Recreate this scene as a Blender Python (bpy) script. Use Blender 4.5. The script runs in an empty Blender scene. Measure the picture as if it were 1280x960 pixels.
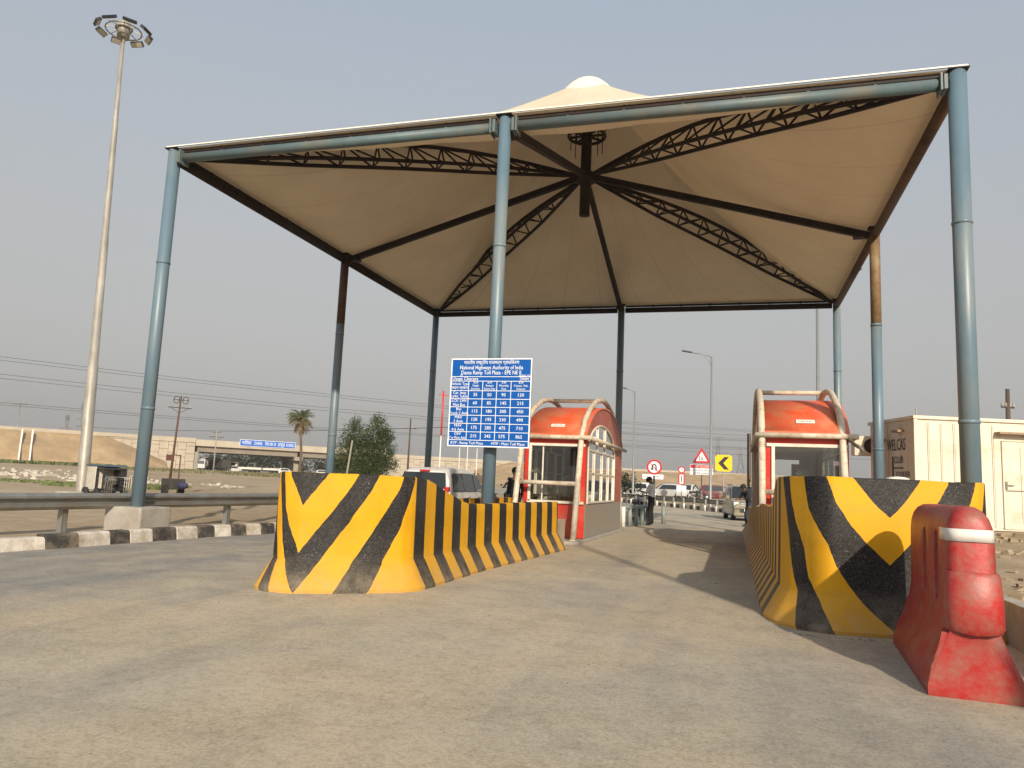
import bpy, bmesh, math, random
from mathutils import Vector, Matrix, Quaternion, noise as mnoise
R=math.radians
random.seed(7)
S=bpy.context.scene
COL=S.collection
# ------------------------------------------------------------------ camera
cd=bpy.data.cameras.new('camera'); cam=bpy.data.objects.new('camera',cd); COL.objects.link(cam)
yaw,pitch,roll=-0.2911,0.1304,0.0437
F=Vector((math.sin(yaw)*math.cos(pitch),math.cos(yaw)*math.cos(pitch),math.sin(pitch)))
RX=Vector((math.cos(yaw),-math.sin(yaw),0)); UP=RX.cross(F)
c_,s_=math.cos(roll),math.sin(roll)
R2=c_*RX+s_*UP; U2=-s_*RX+c_*UP
M=Matrix((R2,U2,-F)).transposed().to_4x4(); M.translation=Vector((11.64,-12.74,1.3))
cam.matrix_world=M
cd.sensor_width=36; cd.lens=36*941.9/1280; cd.clip_start=.05; cd.clip_end=6000
S.camera=cam
# ------------------------------------------------------------------ world, sun, exposure
EL=R(26); SD=Vector((.43*math.cos(EL),-.903*math.cos(EL),math.sin(EL))).normalized()   # towards the sun
W=bpy.data.worlds.new('World'); S.world=W; W.use_nodes=True
nt=W.node_tree; nt.nodes.clear()
out=nt.nodes.new('ShaderNodeOutputWorld'); bg=nt.nodes.new('ShaderNodeBackground')
sky=nt.nodes.new('ShaderNodeTexSky'); sky.sky_type='NISHITA'; sky.sun_disc=False
sky.sun_elevation=EL; sky.sun_rotation=math.atan2(SD.x,SD.y); sky.air_density=1.6; sky.dust_density=6.0; sky.ozone_density=1.0; sky.altitude=0
hs=nt.nodes.new('ShaderNodeHueSaturation'); hs.inputs['Saturation'].default_value=.30; hs.inputs['Value'].default_value=1.0
# hazy veil: the dusty air evens the sky out towards a neutral grey
mx=nt.nodes.new('ShaderNodeMixRGB'); mx.inputs['Fac'].default_value=.62
tc=nt.nodes.new('ShaderNodeTexCoord'); sp=nt.nodes.new('ShaderNodeSeparateXYZ'); cr=nt.nodes.new('ShaderNodeValToRGB')
cr.color_ramp.elements[0].position=0.0; cr.color_ramp.elements[0].color=(5.15,5.02,4.95,1)
cr.color_ramp.elements[1].position=.62; cr.color_ramp.elements[1].color=(4.2,5.1,6.4,1)
e=cr.color_ramp.elements.new(.22); e.color=(5.1,5.15,5.2,1)
nt.links.new(tc.outputs['Generated'],sp.inputs[0]); nt.links.new(sp.outputs['Z'],cr.inputs['Fac'])
nt.links.new(sky.outputs[0],hs.inputs['Color']); nt.links.new(hs.outputs[0],mx.inputs[1]); nt.links.new(cr.outputs[0],mx.inputs[2])
nt.links.new(mx.outputs[0],bg.inputs['Color']); bg.inputs['Strength'].default_value=.0925
nt.links.new(bg.outputs[0],out.inputs[0])
sl=bpy.data.lights.new('sun','SUN'); sl.energy=4.2; sl.angle=R(.9); sl.color=(1,.87,.70)
so=bpy.data.objects.new('sun',sl); COL.objects.link(so); so.rotation_euler=(-SD).to_track_quat('-Z','Y').to_euler()
S.view_settings.view_transform='Standard'; S.view_settings.look='None'; S.view_settings.exposure=0.3; S.view_settings.gamma=1
S.view_settings.use_curve_mapping=False
try:
    S.cycles.max_bounces=6; S.cycles.transparent_max_bounces=12; S.cycles.use_denoising=True
    S.cycles.volume_bounces=0
except Exception: pass

# ------------------------------------------------------------------ materials
def srgb(r,g,b):
    f=lambda v:(v/255/12.92 if v/255<=.04045 else ((v/255+.055)/1.055)**2.4)
    return (f(r),f(g),f(b))
_m={}
def mat(name,col,rough=.7,var=.12,scale=3.0,bump=.0,metal=0.0,dirt=None,damt=.35,dscale=1.2,spec=.4,bscale=None,stretch=None,coat=0):
    """Principled material with noise-driven tone variation, optional dirt colour and bump (object coordinates)"""
    if name in _m: return _m[name]
    m=bpy.data.materials.new(name); m.use_nodes=True; n=m.node_tree.nodes; l=m.node_tree.links
    b=n['Principled BSDF']; b.inputs['Roughness'].default_value=rough; b.inputs['Metallic'].default_value=metal
    b.inputs['Specular IOR Level'].default_value=spec
    if coat: b.inputs['Coat Weight'].default_value=coat
    tc=n.new('ShaderNodeTexCoord'); src=tc.outputs['Object']
    if stretch:
        mp=n.new('ShaderNodeMapping'); mp.inputs['Scale'].default_value=stretch; l.new(src,mp.inputs[0]); src=mp.outputs[0]
    nz=n.new('ShaderNodeTexNoise'); nz.inputs['Scale'].default_value=scale; nz.inputs['Detail'].default_value=6; nz.inputs['Roughness'].default_value=.65
    l.new(src,nz.inputs['Vector'])
    r=n.new('ShaderNodeValToRGB'); r.color_ramp.elements[0].position=.3; r.color_ramp.elements[1].position=.7
    r.color_ramp.elements[0].color=(*[c*(1-var) for c in col],1); r.color_ramp.elements[1].color=(*[min(1,c*(1+var)) for c in col],1)
    l.new(nz.outputs['Fac'],r.inputs['Fac']); o=r.outputs[0]
    if dirt:
        n2=n.new('ShaderNodeTexNoise'); n2.inputs['Scale'].default_value=dscale; n2.inputs['Detail'].default_value=8; n2.inputs['Roughness'].default_value=.7
        l.new(src,n2.inputs['Vector'])
        r2=n.new('ShaderNodeValToRGB'); r2.color_ramp.elements[0].position=.62-damt*.5; r2.color_ramp.elements[1].position=.78-damt*.2
        l.new(n2.outputs['Fac'],r2.inputs['Fac'])
        x=n.new('ShaderNodeMixRGB'); l.new(r2.outputs[0],x.inputs['Fac']); l.new(o,x.inputs[1]); x.inputs[2].default_value=(*dirt,1); o=x.outputs[0]
    l.new(o,b.inputs['Base Color'])
    if bump:
        n3=n.new('ShaderNodeTexNoise'); n3.inputs['Scale'].default_value=bscale or scale*6; n3.inputs['Detail'].default_value=8
        l.new(src,n3.inputs['Vector'])
        bp=n.new('ShaderNodeBump'); bp.inputs['Strength'].default_value=bump; bp.inputs['Distance'].default_value=.02
        l.new(n3.outputs['Fac'],bp.inputs['Height']); l.new(bp.outputs[0],b.inputs['Normal'])
    _m[name]=m; return m
def glass(name,tint=(.55,.62,.6),refl=.25,through=.7):
    if name in _m: return _m[name]
    m=bpy.data.materials.new(name); m.use_nodes=True; n=m.node_tree.nodes; l=m.node_tree.links; n.clear()
    o=n.new('ShaderNodeOutputMaterial'); t=n.new('ShaderNodeBsdfTransparent'); g=n.new('ShaderNodeBsdfGlossy'); g.inputs['Roughness'].default_value=.04
    t.inputs[0].default_value=(*[c*through for c in tint],1)
    fr=n.new('ShaderNodeFresnel'); fr.inputs[0].default_value=1.5; ad=n.new('ShaderNodeMath'); ad.operation='ADD'; ad.inputs[1].default_value=refl*.3; ad.use_clamp=True
    l.new(fr.outputs[0],ad.inputs[0]); x=n.new('ShaderNodeMixShader'); l.new(ad.outputs[0],x.inputs[0]); l.new(t.outputs[0],x.inputs[1]); l.new(g.outputs[0],x.inputs[2]); l.new(x.outputs[0],o.inputs[0])
    _m[name]=m; return m
DUST=(.30,.25,.185)
m_pole=mat('pole_paint',(.105,.168,.215),.42,.12,2.0,dirt=(.22,.23,.21),damt=.32,dscale=.9,stretch=(1,1,.25),spec=.5)
m_polerust=mat('pole_rust',(.15,.085,.04),.6,.35,6,dirt=(.28,.22,.12),damt=.4)
m_drust=mat('dark_rust',(.06,.035,.022),.65,.3,4,dirt=(.12,.06,.03),damt=.4)
m_steel=mat('dark_steel',(.016,.011,.010),.6,.3,4,dirt=(.045,.022,.014),damt=.3,spec=.25)
m_beam=mat('edge_beam_paint',(.085,.135,.15),.5,.15,3,dirt=(.16,.15,.12),damt=.4)
m_white=mat('white_paint',(.72,.70,.64),.5,.06,5)
m_galv=mat('galvanised_steel',(.30,.31,.30),.42,.18,5,metal=.55,dirt=(.26,.23,.18),damt=.5,dscale=2.2)
m_mast=mat('mast_steel',(.36,.34,.30),.5,.22,3,metal=.25,dirt=(.24,.22,.18),damt=.4,dscale=2.5,stretch=(1,1,.35))
m_conc=mat('concrete',(.36,.34,.30),.9,.15,4,bump=.25,dirt=(.24,.21,.17),damt=.4)
m_black=mat('black_rubber',(.02,.02,.02),.7,.2,6)
m_blk=mat('black_paint',(.03,.03,.032),.4,.2,6)
m_red=mat('red_paint',(.55,.035,.025),.45,.1,4)
m_yel=mat('yellow_paint',(.80,.52,.01),.5,.06,6)

# ------------------------------------------------------------------ geometry helpers
class MB:
    """collects geometry for ONE mesh object; several material slots allowed"""
    def __init__(s): s.bm=bmesh.new(); s.mats=[]; s.cur=0; s.smooth=False
    def use(s,m,smooth=None):
        if m not in s.mats: s.mats.append(m)
        s.cur=s.mats.index(m)
        if smooth is not None: s.smooth=smooth
        return s
    def face(s,vs):
        try: f=s.bm.faces.new(vs)
        except ValueError: return None
        f.material_index=s.cur; f.smooth=s.smooth; return f
    def poly(s,pts): return s.face([s.bm.verts.new(p) for p in pts])
    def box(s,x0,x1,y0,y1,z0,z1,M=None):
        c=[(x,y,z) for z in (z0,z1) for y in (y0,y1) for x in (x0,x1)]
        v=[s.bm.verts.new((M@Vector(p)) if M else p) for p in c]
        for q in ((0,2,3,1),(4,5,7,6),(0,1,5,4),(2,6,7,3),(0,4,6,2),(1,3,7,5)): s.face([v[i] for i in q])
        return s
    def bar(s,a,b,w,h=None):
        """rectangular bar from a to b"""
        a=Vector(a); b=Vector(b); h=h or w; d=(b-a); L=d.length; q=d.to_track_quat('Z','Y')
        Mx=Matrix.Translation(a)@q.to_matrix().to_4x4()
        return s.box(-w/2,w/2,-h/2,h/2,0,L,Mx)
    def tube(s,pts,r,n=10,caps=True,smooth=True,closed=False):
        pts=[Vector(p) for p in pts]; rs=r if isinstance(r,(list,tuple)) else [r]*len(pts)
        rings=[]; sm=s.smooth; s.smooth=smooth; N=len(pts); prev=None
        for i,p in enumerate(pts):
            if closed: d=(pts[(i+1)%N]-pts[i-1])
            else: d=(pts[min(i+1,N-1)]-pts[max(i-1,0)])
            d.normalize()
            if prev is None:
                a=Vector((0,0,1)) if abs(d.z)<.9 else Vector((1,0,0)); u=d.cross(a).normalized()
            else: u=(prev-d*prev.dot(d)).normalized()
            prev=u; v=d.cross(u)
            rings.append([s.bm.verts.new(p+rs[i]*(math.cos(2*math.pi*k/n)*u+math.sin(2*math.pi*k/n)*v)) for k in range(n)])
        for i in range(N if closed else N-1):
            A=rings[i]; B=rings[(i+1)%N]
            for k in range(n): s.face([A[k],A[(k+1)%n],B[(k+1)%n],B[k]])
        s.smooth=False
        if caps and not closed:
            s.face(rings[0][::-1]); s.face(rings[-1])
        s.smooth=sm; return s
    def lathe(s,prof,n=16,c=(0,0,0),axis='Z',smooth=True):
        """profile [(r,h)] turned round an axis"""
        sm=s.smooth; s.smooth=smooth; c=Vector(c); rings=[]
        def P(r,h,a):
            x,y=r*math.cos(a),r*math.sin(a)
            return c+(Vector((x,y,h)) if axis=='Z' else Vector((h,x,y)) if axis=='X' else Vector((y,h,x)))
        for r,h in prof:
            rings.append([s.bm.verts.new(P(max(r,1e-4),h,2*math.pi*k/n)) for k in range(n)])
        for A,B in zip(rings,rings[1:]):
            for k in range(n): s.face([A[k],A[(k+1)%n],B[(k+1)%n],B[k]])
        s.face(rings[0][::-1]); s.face(rings[-1]); s.smooth=sm; return s
    def grid(s,rows,closed=False):
        V=[[s.bm.verts.new(p) for p in r] for r in rows]
        for A,B in zip(V,V[1:]):
            n=len(A)
            for k in range(n if closed else n-1): s.face([A[k],A[(k+1)%n],B[(k+1)%n],B[k]])
        return V
    def prism(s,outline,a,b,axis='Y'):
        """outline 2D (convex or simple) extruded from a to b along axis"""
        def P(p,h): return (p[0],h,p[1]) if axis=='Y' else ((h,p[0],p[1]) if axis=='X' else (p[0],p[1],h))
        A=[s.bm.verts.new(P(p,a)) for p in outline]; B=[s.bm.verts.new(P(p,b)) for p in outline]
        n=len(A)
        for k in range(n): s.face([A[k],A[(k+1)%n],B[(k+1)%n],B[k]])
        s.face(A[::-1]); s.face(B); return s
    def build(s,name,parent=None,loc=None,bevel=0,recalc=True):
        if recalc: bmesh.ops.recalc_face_normals(s.bm,faces=s.bm.faces)
        me=bpy.data.meshes.new(name); s.bm.to_mesh(me); s.bm.free()
        for m in s.mats: me.materials.append(m)
        o=bpy.data.objects.new(name,me); COL.objects.link(o)
        if parent: o.parent=parent
        if loc: o.location=loc
        if bevel:
            b=o.modifiers.new('bevel','BEVEL'); b.width=bevel; b.segments=2; b.limit_method='ANGLE'; b.angle_limit=R(40)
        return o
def tag(o,label=None,cat=None,group=None,kind=None):
    if label: o['label']=label
    if cat: o['category']=cat
    if group: o['group']=group
    if kind: o['kind']=kind
    return o
def thing(name,label,cat,loc=(0,0,0),rz=0,group=None):
    o=bpy.data.objects.new(name,None); COL.objects.link(o); o.location=loc; o.rotation_euler=(0,0,rz); o.empty_display_size=.3
    return tag(o,label,cat,group)
def copy_tree(o,parent=None):
    c=o.copy(); COL.objects.link(c); c.parent=parent
    for ch in [x for x in COL.objects if x.parent==o]: copy_tree(ch,c)
    return c
def text_mesh(body,size,m,M,name='lettering',parent=None,extrude=.002,align='CENTER',width=None,mb=None):
    cu=bpy.data.curves.new('t','FONT'); cu.body=body; cu.size=size; cu.extrude=extrude; cu.align_x=align; cu.align_y='CENTER'; cu.offset=.0; cu.resolution_u=2
    o=bpy.data.objects.new('t',cu); COL.objects.link(o); bpy.context.view_layer.update()
    me=o.to_mesh(); 
    w=max([v.co.x for v in me.vertices] or [1])-min([v.co.x for v in me.vertices] or [0])
    sx=1 if not width or w<1e-6 else width/w
    T=M@Matrix.Diagonal((sx,1,1,1))
    if mb is None: own=MB(); own.use(m)
    else: own=mb; own.use(m)
    vs=[own.bm.verts.new(T@v.co) for v in me.vertices]
    for p in me.polygons: own.face([vs[i] for i in p.vertices])
    o.to_mesh_clear(); COL.objects.unlink(o); bpy.data.objects.remove(o); bpy.data.curves.remove(cu)
    if mb is None: return own.build(name,parent,recalc=False)
def facing(x,y,z,yaw_=0):
    """frame for writing that faces -Y"""
    return Matrix.Translation((x,y,z))@Matrix.Rotation(yaw_,4,'Z')@Matrix.Rotation(R(90),4,'X')
def sstep(a,b,x):
    t=max(0,min(1,(x-a)/(b-a))); return t*t*(3-2*t)

# ------------------------------------------------------------------ ground
def rise(x,y):
    d=math.hypot(x-11.6,y+12.7)
    return .95*sstep(72,150,d)
def h_ground(x,y):
    z=-.05+rise(x,y)
    if x>14.15 and y>-30:
        hr=.33+.40*sstep(-4,9,y)+.22*mnoise.noise(Vector((x*.5,y*.5,3)))*sstep(14.2,16,x)*(1-sstep(3,6,y)*.8)
        hr*= (1-sstep(40,70,y))
        z=max(z,hr-.03)
        if z<.2: z=z
    if x<1.3 and y<60:
        z+=.10*mnoise.noise(Vector((x*.35,y*.35,1)))*sstep(1.2,-2,x)+.05*sstep(1.3,.4,x)
        # spoil bumps behind the kerb
        z+=.16*max(0,mnoise.noise(Vector((x*.9,y*.9,5))))*sstep(1.2,.6,x)*sstep(-7,-1,x)
    return z
def axis_list(lo,mid0,mid1,step,hi,extra=()):
    a=[]; v=mid0
    while v<=mid1: a.append(v); v+=step
    s=step; v=mid1
    while v<hi: s*=1.28; v+=s; a.append(min(v,hi))
    s=step; v=mid0
    while v>lo: s*=1.28; v-=s; a.append(max(v,lo))
    return sorted(set([round(q,3) for q in a]+list(extra)))
xs=axis_list(-3000,-14,22,.5,3000,extra=(14.12,14.2)); ys=axis_list(-600,-14,24,.5,5000)
def m_ground_make():
    m=bpy.data.materials.new('dry_earth'); m.use_nodes=True; n=m.node_tree.nodes; l=m.node_tree.links
    b=n['Principled BSDF']; b.inputs['Roughness'].default_value=.95; b.inputs['Specular IOR Level'].default_value=.1
    g=n.new('ShaderNodeNewGeometry')
    def nz(s,d=8,ro=.6):
        q=n.new('ShaderNodeTexNoise'); q.inputs['Scale'].default_value=s; q.inputs['Detail'].default_value=d; q.inputs['Roughness'].default_value=ro; l.new(g.outputs['Position'],q.inputs['Vector']); return q
    a=nz(.06); r=n.new('ShaderNodeValToRGB'); els=r.color_ramp.elements
    els[0].position=.35; els[0].color=(.33,.255,.165,1); els[1].position=.65; els[1].color=(.44,.36,.26,1)
    l.new(a.outputs['Fac'],r.inputs[0])
    b2=nz(1.3,10,.7); x=n.new('ShaderNodeMixRGB'); x.blend_type='MULTIPLY'; x.inputs[0].default_value=.7
    r2=n.new('ShaderNodeValToRGB'); r2.color_ramp.elements[0].position=.3; r2.color_ramp.elements[0].color=(.62,.58,.52,1); r2.color_ramp.elements[1].position=.6; r2.color_ramp.elements[1].color=(1,1,1,1)
    l.new(b2.outputs['Fac'],r2.inputs[0]); l.new(r.outputs[0],x.inputs[1]); l.new(r2.outputs[0],x.inputs[2])
    l.new(x.outputs[0],b.inputs['Base Color'])
    bb=nz(3,10,.7); bp=n.new('ShaderNodeBump'); bp.inputs['Strength'].default_value=.7; bp.inputs['Distance'].default_value=.08; l.new(bb.outputs['Fac'],bp.inputs['Height']); l.new(bp.outputs[0],b.inputs['Normal'])
    return m
m_ground=m_ground_make()
g=MB().use(m_ground,True)
g.grid([[(x,y,h_ground(x,y)) for x in xs] for y in ys])
tag(g.build('ground'),'dry sandy earth of the plain','ground',kind='structure')

# road surface --------------------------------------------------------------
def m_road_make():
    m=bpy.data.materials.new('dusty_road'); m.use_nodes=True; n=m.node_tree.nodes; l=m.node_tree.links
    b=n['Principled BSDF']; b.inputs['Roughness'].default_value=.85; b.inputs['Specular IOR Level'].default_value=.25
    g=n.new('ShaderNodeNewGeometry')
    def nz(s,d=8,ro=.6,st=None,rot=0):
        q=n.new('ShaderNodeTexNoise'); q.inputs['Scale'].default_value=s; q.inputs['Detail'].default_value=d; q.inputs['Roughness'].default_value=ro
        if st:
            mp=n.new('ShaderNodeMapping'); mp.inputs['Scale'].default_value=st; mp.inputs['Rotation'].default_value=(0,0,R(rot)); l.new(g.outputs['Position'],mp.inputs[0]); l.new(mp.outputs[0],q.inputs['Vector'])
        else: l.new(g.outputs['Position'],q.inputs['Vector'])
        return q
    def ramp(q,p0,c0,p1,c1):
        r=n.new('ShaderNodeValToRGB'); r.color_ramp.elements[0].position=p0; r.color_ramp.elements[0].color=(*c0,1); r.color_ramp.elements[1].position=p1; r.color_ramp.elements[1].color=(*c1,1); l.new(q.outputs['Fac'],r.inputs[0]); return r
    def mix(fac,a,b_,mode='MIX',f=None):
        x=n.new('ShaderNodeMixRGB'); x.blend_type=mode
        if f is None: l.new(fac,x.inputs[0])
        else: x.inputs[0].default_value=f
        for i,v in ((1,a),(2,b_)):
            if isinstance(v,tuple): x.inputs[i].default_value=(*v,1)
            else: l.new(v,x.inputs[i])
        return x.outputs[0]
    base=ramp(nz(.35,6,.6),.38,(.385,.345,.275),.62,(.465,.39,.275)).outputs[0]
    # polished darker tracks running with the lanes
    base=mix(ramp(nz(.9,6,.6,(1.0,.10,1),-8),.50,(0,0,0),.68,(.55,.55,.55)).outputs[0],base,(.23,.225,.21))
    # sand drifts
    base=mix(ramp(nz(.5,9,.75,(1,.45,1),25),.54,(0,0,0),.70,(.7,.7,.7)).outputs[0],base,(.48,.39,.28))
    # left lane is bare grey asphalt
    sx=n.new('ShaderNodeSeparateXYZ'); l.new(g.outputs['Position'],sx.inputs[0])
    ma=n.new('ShaderNodeMapRange'); ma.inputs[1].default_value=6.2; ma.inputs[2].default_value=4.6; l.new(sx.outputs['X'],ma.inputs[0])
    mb_=n.new('ShaderNodeMath'); mb_.operation='MULTIPLY'; l.new(ma.outputs[0],mb_.inputs[0])
    l.new(ramp(nz(.7,7,.7,(.9,.16,1),-6),.36,(.2,.2,.2),.58,(1,1,1)).outputs[0],mb_.inputs[1])
    base=mix(mb_.outputs[0],base,(.25,.24,.215))
    base=mix(None,base,ramp(nz(45,5,.85),.43,(.72,.71,.69),.54,(1.08,1.08,1.08)).outputs[0],'MULTIPLY',.75)
    base=mix(ramp(nz(1.6,10,.8,(1,.5,1),15),.62,(0,0,0),.74,(.22,.22,.22)).outputs[0],base,(.26,.245,.215))
    base=mix(ramp(nz(.28,8,.75,(1,1,1),0),.50,(0,0,0),.66,(.45,.45,.45)).outputs[0],base,(.50,.43,.33))
    base=mix(ramp(nz(3.2,12,.85,(.25,2.2,1),35),.66,(0,0,0),.70,(.5,.5,.5)).outputs[0],base,(.56,.50,.41))
    # fine speckle and stains
    base=mix(None,base,ramp(nz(14,8,.85),.40,(.78,.77,.75),.52,(1.04,1.04,1.04)).outputs[0],'MULTIPLY',.8)
    base=mix(None,base,ramp(nz(2.2,10,.75),.36,(.84,.84,.85),.55,(1.03,1.03,1.03)).outputs[0],'MULTIPLY',.9)
    v=n.new('ShaderNodeTexVoronoi'); v.inputs['Scale'].default_value=5.5; v.inputs['Randomness'].default_value=1; l.new(g.outputs['Position'],v.inputs['Vector'])
    rv=n.new('ShaderNodeValToRGB'); rv.color_ramp.elements[0].position=.03; rv.color_ramp.elements[0].color=(.3,.28,.26,1); rv.color_ramp.elements[1].position=.07; rv.color_ramp.elements[1].color=(1,1,1,1); l.new(v.outputs['Distance'],rv.inputs[0])
    base=mix(None,base,rv.outputs[0],'MULTIPLY',.6)
    l.new(base,b.inputs['Base Color'])
    bp=n.new('ShaderNodeBump'); bp.inputs['Strength'].default_value=.7; bp.inputs['Distance'].default_value=.01; l.new(nz(35,10,.85).outputs['Fac'],bp.inputs['Height']); l.new(bp.outputs[0],b.inputs['Normal'])
    return m
m_road=m_road_make()
def kerb_x(y):   # left kerb face
    pts=[(-60,1.0),(-8,1.45),(-4.2,1.58),(-3,1.73),(-.3,1.78),(1.2,2.1),(8,2.3),(30,1.8),(60,-8),(90,-30)]
    for (a,xa),(b,xb) in zip(pts,pts[1:]):
        if a<=y<=b: return xa+(xb-xa)*(y-a)/(b-a)
    return pts[-1][1]
def far_x(y):    # right edge, follows the far guard rail beyond y=34
    pts=[(-60,16.0),(-9,14.12),(34,14.12),(38,11.3),(44.5,8.1),(52,4.3),(58,1.1),(90,-18)]
    for (a,xa),(b,xb) in zip(pts,pts[1:]):
        if a<=y<=b: return xa+(xb-xa)*(y-a)/(b-a)
    return pts[-1][1]
rd=MB().use(m_road,True)
ry=[-60,-40,-25,-15]+[v*1.0 for v in range(-12,92,2)]
rd.grid([[(kerb_x(y)+(far_x(y)-kerb_x(y))*t/24.0,y,rise(kerb_x(y),y)*.9) for t in range(25)] for y in ry])
tag(rd.build('road'),'dusty concrete toll lanes','road',kind='structure')

# foreground grit: loose stones on the road (uncountable)
gr=MB().use(mat('stone_grit',(.24,.21,.17),.9,.3,9))
for i in range(900):
    yv=random.uniform(-12.2,8); xv=random.uniform(2.2,12.0); r_=random.choice([.004,.006,.008,.013])*random.uniform(.7,1.3)
    if 6.2<xv<8.4 and yv>-5.5: continue
    if i%3==0:
        a_=random.random(); xv,yv=[(6.3+1.7*a_,-5.5+.6*a_-.12*random.random()),(8.2+.2*random.random(),-4.2+6.5*a_),(11.6+.25*random.random(),-3.9+9*a_),(1.75+.35*random.random(),-4+8*a_),(12.0+1.5*a_,-4.95+.1*random.random())][random.randrange(5)]
    a=random.random()*6; vs=[gr.bm.verts.new((xv+r_*1.4*math.cos(a+k*1.57),yv+r_*math.sin(a+k*1.57),.002)) for k in range(4)]; t=gr.bm.verts.new((xv,yv,r_*.9))
    for k in range(4): gr.face([vs[k],vs[(k+1)%4],t])
tag(gr.build('gravel'),'loose grit scattered over the road','gravel',kind='stuff')

# left kerb: painted blocks ---------------------------------------------------
m_kw=mat('kerb_white',(.58,.54,.48),.85,.12,6,dirt=(.30,.24,.17),damt=.42,dscale=4,bump=.3)
m_kb=mat('kerb_black',(.045,.043,.04),.8,.3,6,dirt=(.25,.20,.14),damt=.35,dscale=4,bump=.3)
kt=thing('kerb','black and white painted kerb along the left edge of the left lane','kerb',(0,0,0))
bounds=[-4.35,-3.95,-3.56,-3.02,-2.42,-2.1,-1.98,-1.48,-.87,-.3,.12,.5,.88,1.28]
while bounds[-1]<40: bounds.append(bounds[-1]+.5)
bounds=[-4.35,-3.56,-3.02,-2.40,-1.98,-1.48,-.87,-.33,.08,.48,.86,1.26]
while bounds[-1]<26: bounds.append(bounds[-1]+.45)
for i,(a,b) in enumerate(zip(bounds,bounds[1:])):
    k=MB().use(m_kw if i%2==0 else m_kb)
    xa,xb=kerb_x(a+.01),kerb_x(b-.01); hh=.22 if i else .18; j=random.uniform(-.012,.012)
    if i==0: xa-=.12
    V=[]
    for (x,y) in ((xa+j,a+.006),(xb+j,b-.006)):
        V.append([(x,y,-.02),(x-.03,y,hh-.03),(x-.06,y,hh),(x-.22,y,hh),(x-.24,y,-.02)])
    k.grid(V,True); k.poly(V[0]); k.poly(V[1][::-1])
    k.build('block',kt)

# low wall that holds the raised sand on the right
dw=MB().use(m_conc); dw.box(14.1,14.26,-11,34,-.02,.40)
tag(dw.build('retaining_kerb',bevel=.01),'low grey concrete retaining wall edging the sand behind the red barrier','wall')

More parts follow.
